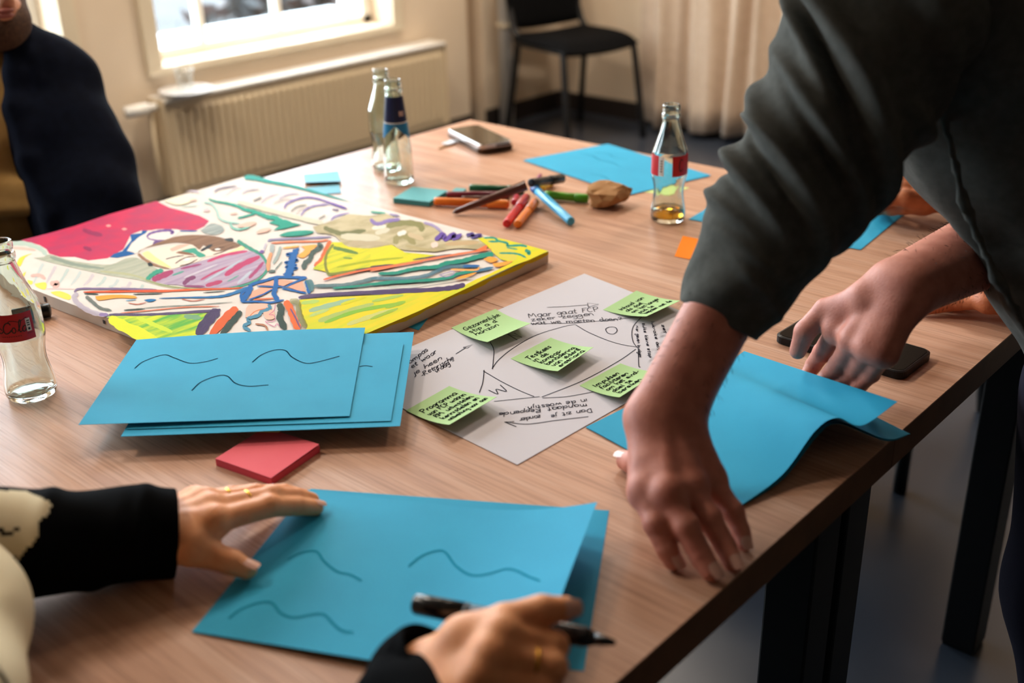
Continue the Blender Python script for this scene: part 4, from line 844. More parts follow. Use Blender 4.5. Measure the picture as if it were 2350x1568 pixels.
S('D', [(755,912),(1000,882),(1500,852),(2000,826),(2350,808)], 46, '4f3a63', dry=.33); S('E', [(0,1012),(400,986),(800,962),(1000,940),(1135,905)], 44, '4d3961', 62)
# right arm of the cross
S('D', [(1075,682),(1300,622),(1700,542),(2350,450)], 24, 'df6a3a'); S('E', [(0,742),(600,622),(1050,540),(1450,478)], 24, 'df7a50'); P('E', [(1240,505),(1395,430),(1372,492)], 'df6f3c')
S('E', [(95,772),(300,765),(450,730),(600,705),(800,690),(900,650),(1100,620),(1250,580),(1400,545),(1475,545)], 34, '1f8a74', 60)
S('D', [(955,760),(1300,752),(1500,720),(1765,652)], 44, '4d6f74', dry=.38); S('E', [(0,826),(400,832),(650,800),(800,740),(950,690),(1310,680)], 40, '3f6f80', dry=.4); S('E', [(1110,686),(1305,680)], 32, '1f5f9c')
S('D', [(1195,792),(1500,766),(1900,712),(2350,690)], 28, '1f8a74'); S('E', [(0,905),(250,880),(700,850),(950,820),(1050,775),(1250,742),(1300,735)], 34, '1f8a74'); S('E', [(1240,748),(1475,698)], 34, '3f6f8c')
S('E', [(820,792),(980,750),(995,782),(900,812),(830,790)], 12, '9a8fb0')
for q in ([(1355,602),(1430,570),(1535,600),(1450,642)], [(1465,652),(1705,620),(1620,672),(1500,692)], [(995,847),(1100,800),(1275,758),(1200,802),(1080,847)]): P('E', q, 'f5a03c')
S('E', [(965,722),(1250,730),(1310,700)], 20, 'f0a552'); S('E', [(200,932),(500,920),(1000,850),(1260,820)], 9, '9aa79a'); S('D', [(1250,860-40),(1700,800),(2300,760)], 8, 'b9c0b5')
# yellow running over the right-hand side of the canvas, marks on the sides
a, b = cP[1], cP[2]; t_ = np.linspace(.28, 1, 30); rr_ = random.Random(4)
V = []; 
for t in t_:
    q = a*(1-t)+b*t; nn_ = nrm(np.cross(b-a, (0, 0, 1))); V += [q+nn_*.0004-[0, 0, .0002], q+nn_*.0004-[0, 0, .004+.004*rr_.random()]]
mk('paint_edge', V, [(2*i, 2*i+2, 2*i+3, 2*i+1) for i in range(len(t_)-1)], paint_mat('d9bd22'), pa)
a, b = cP[0], cP[1]; nn_ = nrm(np.cross(b-a, (0, 0, 1)))
for px_, h_ in ((105, .010), (233, .006)):
    q = at(px_, 690 if px_ == 105 else 745, .008); t = np.dot(q-a, b-a)/np.dot(b-a, b-a); q = a*(1-t)+b*t; q[2] = TT+.010
    MB().obox(q+nn_*.0005, nrm(b-a)*.0022, nn_*.0004, np.array([0, 0, h_*.4])).build('staple', M_black, pa)
# ================================================================== handwriting (single-stroke letters drawn as ink lines)
GL = {
'a': (.9, [[(.75,.75),(.5,1),(.15,.7),(.15,.25),(.45,0),(.75,.35),(.75,.95)], [(.75,.95),(.75,.2),(.9,0)]]),
'b': (.85, [[(.15,1.8),(.12,0)], [(.12,.5),(.45,.95),(.75,.6),(.6,.1),(.15,.05)]]),
'c': (.75, [[(.7,.8),(.4,1),(.1,.6),(.2,.1),(.65,.1)]]),
'd': (.9, [[(.7,.7),(.4,.95),(.1,.55),(.25,.05),(.7,.35)], [(.75,1.8),(.72,.2),(.85,0)]]),
'e': (.75, [[(.1,.5),(.6,.6),(.55,.95),(.25,.95),(.1,.5),(.25,.05),(.7,.15)]]),
'f': (.6, [[(.6,1.7),(.35,1.75),(.25,1.2),(.2,-.3)], [(.0,.9),(.5,.95)]]),
'g': (.85, [[(.7,.8),(.4,1),(.1,.6),(.3,.15),(.7,.5)], [(.72,.95),(.7,-.4),(.4,-.8),(.1,-.5)]]),
'h': (.85, [[(.15,1.8),(.12,0)], [(.13,.5),(.45,.95),(.7,.7),(.7,0)]]),
'i': (.35, [[(.15,.95),(.15,0)], [(.15,1.4),(.2,1.42)]]),
'j': (.4, [[(.25,.95),(.22,-.4),(-.05,-.7)], [(.25,1.4),(.3,1.42)]]),
'k': (.8, [[(.15,1.8),(.12,0)], [(.65,.95),(.15,.45),(.7,0)]]),
'l': (.35, [[(.18,1.8),(.15,.2),(.3,0)]]),
'm': (1.25, [[(.1,.95),(.1,0)], [(.1,.6),(.35,.95),(.55,.7),(.55,0)], [(.55,.6),(.85,.95),(1.05,.7),(1.05,0)]]),
'n': (.85, [[(.12,.95),(.12,0)], [(.12,.55),(.4,.95),(.68,.7),(.68,0)]]),
'o': (.8, [[(.4,1),(.1,.65),(.2,.1),(.55,.05),(.7,.6),(.4,1)]]),
'p': (.85, [[(.12,.95),(.1,-.8)], [(.12,.55),(.45,.95),(.72,.6),(.5,.1),(.12,.15)]]),
'r': (.65, [[(.12,.95),(.12,0)], [(.12,.5),(.35,.9),(.6,.9)]]),
's': (.7, [[(.6,.85),(.3,1),(.15,.7),(.55,.35),(.4,.02),(.08,.1)]]),
't': (.6, [[(.3,1.5),(.28,.1),(.55,.1)], [(.0,.95),(.6,1)]]),
'u': (.85, [[(.1,.95),(.15,.15),(.45,.02),(.68,.4),(.7,.95)], [(.7,.95),(.72,.1),(.85,0)]]),
'v': (.75, [[(.05,.95),(.35,0),(.7,.95)]]),
'w': (1.1, [[(.05,.95),(.25,.05),(.52,.7),(.75,.05),(1.0,.95)]]),
'y': (.8, [[(.08,.95),(.2,.3),(.6,.35)], [(.68,.95),(.55,-.4),(.15,-.75)]]),
'z': (.75, [[(.08,.92),(.62,.95),(.1,.03),(.68,.05)]]),
'M': (1.4, [[(.05,0),(.25,1.6),(.6,.6),(.95,1.6),(1.2,0)]]),
'F': (.95, [[(.15,1.6),(.12,0)], [(.0,1.55),(.9,1.6)], [(.12,.9),(.6,.9)]]),
'C': (1.0, [[(.85,1.4),(.5,1.6),(.12,.9),(.3,.1),(.85,.15)]]),
'P': (1.0, [[(.15,1.6),(.1,-.1)], [(.0,1.5),(.6,1.65),(.85,1.2),(.5,.8),(.12,.75)]]),
'T': (1.0, [[(.0,1.55),(.95,1.65)], [(.45,1.6),(.4,0)]]),
'G': (1.1, [[(.9,1.4),(.5,1.6),(.1,.9),(.3,.05),(.85,.2),(.85,.7),(.5,.7)]]),
'I': (.4, [[(.2,1.6),(.15,0)]]),
'R': (1.0, [[(.15,1.6),(.1,0)], [(.1,1.55),(.6,1.6),(.75,1.2),(.15,.8),(.85,0)]]),
'D': (1.0, [[(.15,1.6),(.1,0)], [(.0,1.55),(.6,1.5),(.9,.8),(.5,.1),(.05,.0)]]),
'-': (.6, [[(.08,.55),(.5,.6)]]), '.': (.35, [[(.12,.03),(.18,.05)]]), ',': (.35, [[(.15,.1),(.08,-.25)]]),
'?': (.8, [[(.1,1.3),(.4,1.6),(.65,1.2),(.35,.75),(.33,.45)], [(.33,.05),(.38,.06)]]), '/': (.6, [[(.5,1.8),(.0,-.2)]]),
}
hr = random.Random(21)
def text_lines(s, org, ex, ey, jit=.06):
    """polylines in the (p, q) plane: org + x*ex + y*ey, ex/ey = one x-height along / across the line"""
    out = []; x = 0; org, ex, ey = map(np.asarray, (org, ex, ey))
    for ch in s:
        if ch == ' ': x += .75; continue
        adv, st = GL.get(ch, GL['o']); dy = hr.uniform(-jit, jit)*1.2; sl = hr.uniform(-.05, .12); k = hr.uniform(.92, 1.08)
        for L_ in st:
            pts = spline([(p[0]+hr.uniform(-jit, jit)*.6, p[1]*k+dy+hr.uniform(-jit, jit)*.6) for p in L_], 4)
            out.append([org+(x+p[0]+sl*p[1])*ex+p[1]*ey for p in pts])
        x += adv*hr.uniform(.92, 1.06)
    return out
def write(S_, lines, w, m, name='handwriting'):
    """one ink mesh for each written line of words"""
    V = []; F = []
    for L_ in lines:
        P_ = [S_.surf(*np.clip(p, .005, .995)) for p in L_]
        if len(P_) < 2: continue
        v, f = ribbon_vf(P_, w, eps=.0004); b = len(V); V += list(v); F += [tuple(i+b for i in q) for q in f]
    if V: mk(name, V, F, m, S_.leaf)
# text on the sticky notes: u runs along the writing (flat edge), v towards the lifted edge
def note_text(S_, rows, u0=.12, v0=.24, dv=.155, h=.05, slant=.0):
    for i, r in enumerate(rows):
        L_ = sum(GL.get(c, (.75,))[0] for c in r); k = min(h*1.45, (.95-u0)/max(L_, 1)/1.02)
        write(S_, text_lines(r, (u0+slant*i, v0+dv*i), (k, 0), (0, -h)), .0012, M_ink)
note_text(nC, ['Testkees', 'in de', 'kompas-', 'benadering', 'van iedere', 'ensenaina'], .15, .27, .135, .068)
note_text(nUL, ['Gezamenlijke', 'stip a d', 'horizon'], .10, .27, .15, .075)
note_text(nLL, ['Programma', 'van FCP waarin', 'RM uitwisselen,', 'kennisdelen en', 'netwerking voor aan'], .12, .29, .15, .066)
note_text(nLR, ['Impulsen', 'faciliteren', 'om het eind-', 'doel te', 'bereiken'], .12, .29, .15, .068)
note_text(nUR, ['Inhoud van', 'als doel', 'om het langer', 'pad te', 'bepalen met de'], .14, .32, .14, .062)
# text on the white sheet, laid out by measured positions on the paper
def sheet_text(rows, w=.0011):
    for s, p0, p1, hpx in rows:      # words, start and end of the base line, a point one x-height above the start
        a = sW.uv(*p0); b = sW.uv(*p1); hh = sW.uv(*hpx)-a
        n_ = sum(GL.get(c, (.75,))[0] for c in s); write(sW, text_lines(s, a, (b-a)/n_, hh), w, M_ink2)
sheet_text([('Maar gaat FCP', (1213, 730), (1378, 714), (1211, 724)), ('zeker zeggen', (1219, 738), (1365, 724), (1217, 733)), ('wat we moeten doen?', (1219, 746), (1430, 736), (1217, 741)),
            ('ompas', (940, 836), (984, 804), (937, 831)), ('et waar', (946, 846), (1004, 809), (943, 841)), ('je heen', (950, 862), (1016, 824), (947, 857)), ('-Retorische', (968, 866), (1043, 824), (965, 861)), ('vraag -', (1000, 856), (1047, 829), (997, 851)),
            ('Dan zit je', (1357, 938), (1262, 953), (1359, 943)), ('zonder', (1240, 953), (1190, 961), (1242, 958)), ('mandaat. Reppende', (1346, 927), (1140, 949), (1348, 932)), ('in de woestijn.', (1347, 916), (1204, 935), (1349, 921)),
            ('nier geven budget', (1459, 748), (1466, 822), (1463, 748)), ('zulke kleine stap', (1474, 742), (1490, 822), (1478, 742)), ('lukrake actie', (1495, 738), (1512, 815), (1499, 738)), ('zet', (1518, 745), (1524, 765), (1522, 745)),
            ], .0010)
WL = lambda P_, w=.0010: sW.ink([sW.uv(*p) for p in P_], w, M_ink2)
WL([(1218, 744), (1320, 742), (1330, 741), (1400, 735), (1472, 727)]); WL([(1125, 786), (1133, 803), (1132, 830), (1130, 848)]); WL([(1129, 847), (1145, 826), (1180, 798), (1230, 770), (1290, 751), (1320, 745)])
WL([(1321, 746), (1350, 763), (1395, 782), (1430, 792), (1462, 797)]); WL([(1473, 728), (1455, 747), (1450, 765), (1453, 785), (1462, 798)]); WL([(1459, 802), (1420, 829), (1340, 873), (1243, 912)])
WL([(1245, 914), (1300, 911), (1362, 900)]); WL([(1111, 850), (1108, 878), (1100, 902)]); WL([(1109, 852), (1150, 876), (1190, 896), (1226, 911)]); WL([(1134, 922), (1190, 916), (1238, 911)])
WL([(1465, 805), (1466, 840), (1470, 843)])
for P_ in ([(1165, 768), (1187, 781)], [(1165, 768), (1198, 775), (1180, 765)]): sW.ink([sW.uv(*p) for p in P_], .0011, M_ink2, 'letter_n', smooth=False)
sW.ink([sW.uv(*p) for p in [(1398, 751), (1390, 756), (1395, 765), (1408, 767), (1416, 760), (1412, 752), (1398, 751)]], .0011, M_ink2, 'letter_o')
sW.ink([sW.uv(*p) for p in [(1121, 896), (1142, 905), (1139, 894), (1162, 899), (1148, 884)]], .0012, M_ink2, 'letter_w')
sW.ink([sW.uv(*p) for p in [(1255, 706), (1300, 704), (1350, 700)]], .0011, M_ink2, 'arrow_shaft'); sW.ink([sW.uv(*p) for p in [(1350, 705), (1348, 696), (1374, 699), (1350, 705)]], .0011, M_ink2, 'arrow_head', smooth=False)
sW.ink([sW.uv(*p) for p in [(1046, 813), (1070, 798)]], .0011, M_ink2, 'arrow_shaft'); sW.ink([sW.uv(*p) for p in [(1063, 798), (1084, 792), (1072, 800), (1063, 798)]], .0011, M_ink2, 'arrow_head', smooth=False)
sW.ink([sW.uv(*p) for p in [(1350, 957), (1280, 965), (1210, 974), (1160, 969)]], .0011, M_ink2, 'arrow_shaft'); sW.ink([sW.uv(*p) for p in [(1185, 980), (1158, 969), (1180, 968)]], .0013, M_ink2, 'arrow_head', smooth=False)
# ================================================================== people
def jp(p): return at(*p) if p[2] < .5 else dep(*p)      # (px, py, height above table) or (px, py, camera depth)
def skin(name, col, col2): return mat(name, col, .5, col2=col2, scale=55, bump=.22, bscale=420, sss=.12, spec=.4)
I3 = np.eye(3)
def hand(Fd, wrist, fingers, thumb, s=1.0, dorsal=(0, 0, 1), fore=None, rw=.0225, gro=True):
    """fingers: index..little, each [MCP, PIP, DIP, TIP]; thumb: [CMC, MCP, IP, TIP]; returns nail frames"""
    W_ = np.asarray(wrist); d = nrm(dorsal); nails = []
    R = np.array([[.0112, .0100, .0090, .0077], [.0115, .0103, .0093, .0080], [.0109, .0097, .0088, .0075], [.0098, .0085, .0077, .0067]])*s
    mcps = [np.asarray(f[0]) for f in fingers]
    side = nrm(mcps[3]-mcps[0]); 
    for i, f in enumerate(fingers):                      # palm: a ray of bone and flesh to every knuckle
        root = W_+side*(i-1.5)*.0095*s
        Fd.cone(root, mcps[i], .0145*s, .0120*s, .010*s); Fd.cone(root*.55+mcps[i]*.45-d*.006*s, mcps[i]-d*.004*s, .0125*s, .0112*s, .012*s)
    for i in range(3): Fd.cone(mcps[i], mcps[i+1], .0098*s, .0098*s, .008*s)
    t = [np.asarray(p) for p in thumb]
    Fd.cone(W_+(t[0]-W_)*.4, t[0], .014*s, .0155*s, .012*s); Fd.cone(t[0], t[1], .0158*s, .0125*s, .010*s); Fd.cone(t[0], mcps[0]*.6+W_*.4, .012*s, .0105*s, .012*s)
    for i, f in enumerate(fingers):
        P_ = [np.asarray(p) for p in f]; G = Field(); 
        for j in range(3): Fd.cone(P_[j], P_[j+1], R[i][j], R[i][j+1], .0022*s if j else .0050*s)
        Fd.ell(P_[1]+d*.001*s, I3, np.full(3, R[i][1]*1.06), .003*s); Fd.ell(P_[0]+d*.0025*s, I3, np.full(3, R[i][0]*1.02), .006*s)
        if gro:
            for q, ax in ((P_[1], P_[2]-P_[0]), (P_[2], P_[3]-P_[1])):
                a = nrm(ax)
                for o_ in (-.0035, 0, .0035): Fd.groove(q+a*o_*s, a, .0008*s, .0011*s, .0115*s)
        nails.append((P_[3], nrm(P_[3]-P_[2]), R[i][3]))
    Fd.chain(t[1:], [.0122*s, .0112*s, .0088*s], .003*s)
    if gro:
        a = nrm(t[3]-t[1])
        for o_ in (-.003, .001): Fd.groove(t[2]+a*o_, a, .0008*s, .0012*s, .013*s)
    nails.append((t[3], nrm(t[3]-t[2]), .0088*s))
    for i in range(4):                                   # extensor tendons
        Fd.cone(W_+d*.013*s+side*(i-1.5)*.005*s, mcps[i]+d*.0085*s, .003*s, .0032*s, .006*s)
    if fore is not None:
        e, re = fore; e = np.asarray(e)
        for k in (-1, 1): Fd.cone(W_+side*k*.0105*s, e+side*k*.012*s, rw*.86, re, .02*s)
    return nails
def add_nails(parent, nails, d, m, rings=None):
    for (p, a, r), dd in zip(nails, d):
        dd = nrm(np.asarray(dd)-a*np.dot(a, dd)); s_ = np.cross(a, dd); c = p+dd*r*.62+a*r*.25; V = []; F = []; nu, nv = 8, 8
        for i in range(nu+1):
            for j in range(nv+1):
                u = 2*i/nu-1; v = 2*j/nv-1; x = u*math.sqrt(1-.35*v*v*.8); y = v*math.sqrt(1-.35*u*u*.8)
                V.append(c+s_*x*r*.72+a*y*r*.85+dd*(r*.42*(1-x*x*.55-max(0, y)**2*.15)))
        F = [(i*(nv+1)+j, (i+1)*(nv+1)+j, (i+1)*(nv+1)+j+1, i*(nv+1)+j+1) for i in range(nu) for j in range(nv)]
        mk('fingernail', V, np.array(F), m, parent, True)
def finger_ring(parent, p, a, r, m, name='ring'):
    a = nrm(a); u = nrm(np.cross(a, (.3, .2, 1))); v = np.cross(a, u); n = 28; V = []; F = []
    for i in range(n):
        t = 2*math.pi*i/n
        for k in range(8):
            q = 2*math.pi*k/8; rr = r+.0011*math.cos(q); V.append(p+(u*math.cos(t)+v*math.sin(t))*rr+a*.0014*math.sin(q))
    F = [(i*8+k, ((i+1) % n)*8+k, ((i+1) % n)*8+(k+1) % 8, i*8+(k+1) % 8) for i in range(n) for k in range(8)]
    return mk(name, V, np.array(F), m, parent, True)
def cloth_tube(path, folds=(), nth=72, sub=14, lip=True, noise=.0, seed=1, oval=None):
    """sleeve: path of (point, radius); theta 0 = right side seen from the camera, 90 = facing it"""
    P_ = spline([np.append(p, r) for p, r in path], sub); R_ = P_[:, 3]; P_ = P_[:, :3]; n = len(P_)
    T = np.gradient(P_, axis=0); T /= np.linalg.norm(T, axis=1)[:, None]
    E2 = -FW[None]+T*(T@FW)[:, None]; E2 /= np.linalg.norm(E2, axis=1)[:, None]; E1 = np.cross(T, E2)
    s = np.linspace(0, 1, n)[:, None]; th = (np.arange(nth)*2*math.pi/nth)[None]
    disp = np.zeros((n, nth))
    for s0, sl, tc, tw, amp, wd in folds:
        dt = (th-math.radians(tc)+math.pi) % (2*math.pi)-math.pi
        disp += amp*np.exp(-((s-s0-sl*dt)/wd)**2)*np.exp(-(dt/math.radians(tw))**2)
    if noise:
        rg = random.Random(seed)
        for k in range(14):
            a, b, c = rg.uniform(8, 40), rg.randint(1, 4), rg.uniform(0, 6.28); disp += noise*np.sin(a*s+b*th+c)/3
    rr = R_[:, None]+disp
    V = P_[:, None]+rr[..., None]*(np.cos(th)[..., None]*E1[:, None]+np.sin(th)[..., None]*E2[:, None]*(oval or 1))
    if lip:                                              # turned-in hem at the wrist
        a = V[0]-T[0]*0; c = P_[0]; inn = [c+(a-c)*.97-T[0]*.0015, c+(a-c)*.90-T[0]*.0005, c+(a-c)*.84+T[0]*.03]
        V = np.concatenate([np.array(inn)[::-1], V]); n += 3
    V = V.reshape(-1, 3)
    F = np.array([(i*nth+j, i*nth+(j+1) % nth, (i+1)*nth+(j+1) % nth, (i+1)*nth+j) for i in range(n-1) for j in range(nth)])
    return V, F
def pxr(px, py, D_, rp): return (dep(px, py, D_), rp*D_/FPX)
def inpoly(p, poly):
    x, y = p; c = False; n = len(poly)
    for i in range(n):
        x1, y1 = poly[i]; x2, y2 = poly[(i+1) % n]
        if (y1 > y) != (y2 > y) and x < (x2-x1)*(y-y1)/(y2-y1)+x1: c = not c
    return c
# ------------------------------------------------------------------ standing man leaning on the table
M_skA = skin('ruddy_skin', 'cb8471', 'b97260'); M_nailA = mat('nail_pale', 'd9a898', .35, spec=.6)
M_sweat = mat('grey_green_sweatshirt', '555652', .95, col2='4b4c48', scale=90, bump=.25, bscale=900, spec=.12)
M_trous = mat('dark_indigo_trousers', '1d1c28', .95, spec=.1, bump=.2, bscale=700)
hip = dep(2610, 820, 1.29)
man = empty('person', (hip[0], hip[1], 0), 'person in grey-green sweatshirt leaning over the table, lifting a blue sheet', 'person')
WL_ = jp((1524, 955, .088)); eL = dep(1812, 420, 1.085)
fing = [[(1480,1128,.050),(1506,1203,.034),(1531,1260,.017),(1545,1288,.0085)], [(1532,1135,.055),(1574,1210,.037),(1609,1275,.018),(1632,1312,.0085)], [(1584,1120,.052),(1628,1190,.035),(1664,1253,.017),(1684,1294,.0085)], [(1630,1100,.045),(1683,1176,.027),(1700,1218,.015),(1708,1247,.0075)]]
fing = [[jp(p) for p in f] for f in fing]
thb = [jp(p) for p in ((1505,1012,.052), (1488,1048,.030), (1460,1064,.016), (1436,1058,.0105))]
fl_ = Field(); nl = hand(fl_, WL_, fing, thb, 1.12, (0, 0, 1), (eL, .026), .0255*1.14)
VL = fl_.mesh(.0017)
WR = jp((2068, 662, .145)); eR = dep(2345, 530, 1.36)
fr = [[(1921,757,.092),(1888,808,.052),(1867,838,.028),(1853,862,.0195)], [(1961,782,.094),(1925,836,.052),(1902,862,.028),(1882,884,.0195)], [(1997,800,.094),(1964,848,.053),(1939,873,.030),(1920,895,.021)], [(2030,812,.092),(1999,858,.056),(1975,884,.036),(1957,902,.025)]]
fr = [[jp(p) for p in f] for f in fr]
tr = [jp(p) for p in ((1985,690,.130), (1896,712,.108), (1848,760,.084), (1831,806,.058))]
dR = nrm(-np.cross(fr[3][0]-fr[0][0], WR-fr[1][0])); dR = dR if dR@FW > 0 else -dR     # back of this hand faces away from the camera
fR = Field(); hand(fR, WR, fr, tr, 1.06, dR, (eR, .044), .031)
VR = fR.mesh(.0018)
# fine dark hair on both forearms
Hv, Hf = [], []; hrn = random.Random(17)
for (Vv, Ff), w0, e0, cnt in ((VR, WR, eR, 420), (VL, WL_, eL, 260)):
    ax_ = e0-w0; tt_ = ((Vv-w0)@ax_)/(ax_@ax_); cand = np.where((tt_ > .08) & (tt_ < .95))[0]
    for k in range(cnt):
        v = Vv[cand[hrn.randrange(len(cand))]]; c0 = w0+ax_*float((v-w0)@ax_)/float(ax_@ax_); nn_ = nrm(v-c0); dr = nrm(-nrm(ax_)*.8+nn_*hrn.uniform(.35, .7)+np.array([hrn.gauss(0, .25) for _ in range(3)])); L_ = hrn.uniform(.006, .012); sd = nrm(np.cross(dr, nn_))*.00016
        b = len(Hv); Hv += [v-sd, v+sd, v+dr*L_*.6+nn_*.0008, v+dr*L_]; Hf += [(b, b+1, b+2), (b, b+2, b+3)]
# trunk, legs and head of the same figure (mostly under clothes or out of the frame)
sh = dep(2110, -170, 1.03); shR = dep(2420, -150, 1.36); chest = dep(2300, 60, 1.17); nk = dep(2230, -330, 1.17); hd = dep(2180, -560, 1.14)
kneeL = dep(2478, 1360, 1.37); kneeL[1] = min(kneeL[1], .25); footL = np.array([kneeL[0]-.02, kneeL[1]-.10, .05]); kneeR = kneeL+[.22, -.05, .02]; footR = footL+[.26, -.12, 0]
B_ = Field(); B_.chain([hip, dep(2470, 520, 1.22), chest], [.105, .095, .11], .05); B_.cone(sh, shR, .06, .06, .05); B_.cone(sh*.5+shR*.5, nk, .06, .055, .03); B_.ell(hd, I3, (.078, .095, .115), .03); B_.ell(hd+nrm(_up)*0+[-.07, .05, -.01], I3, (.018, .02, .03), .01)
B_.cone(sh, eL, .05, .034, .02); B_.cone(shR, eR, .05, .044, .02); B_.cone(hip+[-.06, 0, 0], kneeL, .08, .055, .04); B_.cone(kneeL, footL, .055, .04, .02); B_.cone(hip+[.08, -.03, 0], kneeR, .08, .055, .04); B_.cone(kneeR, footR, .055, .04, .02)
V, F = join_vf([VL, VR, B_.mesh(.014)]); bodyA = mk('body', V, F, M_skA, man, True)
hr_m = mk('arm_hair', Hv, Hf, mat('dark_hair', '2a1a12', .8), bodyA); hr_m['kind'] = 'stuff'
add_nails(bodyA, nl, [(0, 0, 1)]*4+[nrm([-.2, .1, 1])], M_nailA)
sleeve = [pxr(1651,733,1.075,107), pxr(1702,640,1.07,126), pxr(1772,520,1.065,150), pxr(1846,395,1.06,166), pxr(1920,262,1.05,184), pxr(1985,120,1.045,204), pxr(2055,-30,1.04,216), pxr(2125,-190,1.05,220)]
folds = [(.27,.035,165,50,.009,.016), (.345,.07,150,70,.017,.022), (.315,.05,150,60,-.007,.014), (.43,.10,125,85,.020,.030), (.392,.08,135,70,-.011,.014), (.475,.03,185,40,.012,.014), (.54,.09,120,80,.017,.022), (.508,.10,110,70,-.013,.016), (.635,.15,105,95,.026,.040), (.59,.13,100,80,-.015,.018), (.20,.02,110,60,.006,.02), (.13,.05,70,50,.005,.018), (.72,.16,165,55,.014,.022), (.685,.15,140,60,-.014,.020), (.82,.05,60,60,.016,.045), (.74,.12,50,45,.014,.03), (.50,.14,40,40,.013,.022), (.38,.12,35,40,.010,.02), (.60,.02,10,35,.012,.02)]
sv = cloth_tube(sleeve, folds, 110, 26, True, .0022, 3)
tor = Field(); tor.chain([dep(2620,800,1.29), dep(2490,520,1.23), dep(2352,215,1.17), dep(2255,-60,1.13), dep(2235,-200,1.14)], [.118, .112, .132, .165, .16], .05); tor.cone(dep(2130,-150,1.06), dep(2420,-130,1.36), .085, .085, .06); tor.cone(shR, eR+[.03, .02, .05], .08, .07, .05)
tor.chain([dep(2155,250,1.055), dep(2215,470,1.085), dep(2290,640,1.11), dep(2380,800,1.14)], [.006, .007, .007, .007], .012); tor.chain([dep(2110,310,1.13), dep(2240,510,1.17), dep(2345,690,1.2), dep(2450,860,1.24)], [.016, .014, .014, .014], .02)
tv = tor.mesh(.009); Vt, Ft = tv
rg = random.Random(9); ph_ = [(rg.uniform(10, 30), rg.uniform(-20, 20), rg.uniform(-30, 30), rg.uniform(0, 6)) for _ in range(8)]
cen = Vt.mean(0); dsp = sum(.0022*np.sin(a*Vt[:, 0]+b*Vt[:, 1]+c*Vt[:, 2]+d_) for a, b, c, d_ in ph_); ax_ = nrm(Vt-cen) if False else (Vt-cen)/np.linalg.norm(Vt-cen, axis=1)[:, None]; Vt = Vt+ax_*dsp[:, None]
V, F = join_vf([sv, (Vt, Ft)]); sw = mk('sweatshirt', V, F, M_sweat, man, True)
mk('cuff_seam', *(lambda q: (q[0], np.array(q[1])))(tube_vf([sleeve[0][0]+(nrm(sleeve[1][0]-sleeve[0][0]))*.03+(math.cos(t)*nrm(np.cross(sleeve[1][0]-sleeve[0][0], FW))+math.sin(t)*nrm(np.cross(np.cross(sleeve[1][0]-sleeve[0][0], FW), sleeve[1][0]-sleeve[0][0])))*.0438 for t in np.linspace(0, 6.283, 60)], .0008, 6, False)), M_sweat, man, True)
tg = Field(); tg.ell(hip-[0, .03, .01], I3, (.14, .11, .13), .05); 
for a, b, c in ((hip+[-.06, 0, -.03], kneeL, footL), (hip+[.08, -.03, -.03], kneeR, footR)): tg.cone(a, b, .10, .082, .05); tg.cone(b, c+[0, 0, .02], .082, .07, .04)
V, F = tg.mesh(.012); mk('trousers', V, F, M_trous, man, True)
for f in (footL, footR):
    sh_ = Field(); sh_.cone(f+[0, -.02, 0], f+[-.02, .14, -.01], .045, .04, .02); V, F = sh_.mesh(.008); V[:, 2] = np.maximum(V[:, 2], .002); mk('shoe', V, F, M_black, man, True)
hf = Field(); hf.ell(hd+[.01, -.015, .03], I3, (.084, .095, .105), .02); V, F = hf.mesh(.008); mk('hair', V, F, mat('brown_hair', '33241a', .8, bump=.5, bscale=200), man, True)
# ------------------------------------------------------------------ person in front, writing
M_skB = skin('warm_skin', 'efa674', 'e29562'); M_nailB = mat('nail_rose', 'e0ac98', .3, spec=.6)
M_knit = mat('black_knit', '08090b', .98, bump=.35, bscale=1100, spec=.06); M_knit2 = mat('cream_knit', 'd8c9a8', .95, spec=.1, bump=.35, bscale=1100); M_gold_r = mat('gold', 'd9a441', .25, metal=1)
pf = empty('person', (-.05, .5, 0), 'person in black and cream knit holding a black marker, one hand flat on blue paper', 'person')
Wf = jp((318, 1228, .038))
ff = [[(490,1198,.044),(618,1163,.035),(684,1162,.021),(724,1166,.0095)], [(484,1170,.044),(626,1141,.034),(678,1142,.023),(714,1149,.0105)], [(468,1155,.040),(586,1137,.030),(650,1131,.020),(696,1140,.0095)], [(448,1150,.034),(530,1138,.025),(575,1129,.018),(612,1130,.0095)]]
ff = [[jp(p) for p in f] for f in ff]; tf = [jp(p) for p in ((436,1252,.033), (476,1272,.025), (530,1290,.018), (567,1307,.0125))]
eF = jp((-190, 1268, .066)); F1 = Field(); nf = hand(F1, Wf, ff, tf, 1.0, nrm([.1, .1, 1]), (eF, .024), .024, gro=True); V1 = F1.mesh(.0017)
Wg = dep(968, 1580, .80)
fg = [[(1150,1458,.775),(1272,1482,.785),(1262,1540,.815),(1212,1556,.83)], [(1128,1502,.765),(1268,1530,.772),(1256,1588,.80),(1205,1600,.815)], [(1105,1548,.76),(1240,1580,.765),(1230,1634,.79),(1180,1640,.80)], [(1085,1592,.76),(1195,1625,.765),(1185,1670,.785),(1150,1675,.79)]]
fg = [[dep(*p) for p in f] for f in fg]; tgm = [dep(*p) for p in ((1066,1470,.792), (1158,1426,.788), (1242,1402,.792), (1298,1397,.80))]
dG = nrm(-FW+.2*UP-.3*RT); eG = np.array([.26, .30, .80]); F2 = Field(); ng = hand(F2, Wg, fg, tgm, 1.0, dG, (eG, .026), .026); V2 = F2.mesh(.0017)
shA = np.array([-.02, .66, 1.06]); shB = np.array([-.02, .28, 1.06]); hb = np.array([-.05, .5, .575])
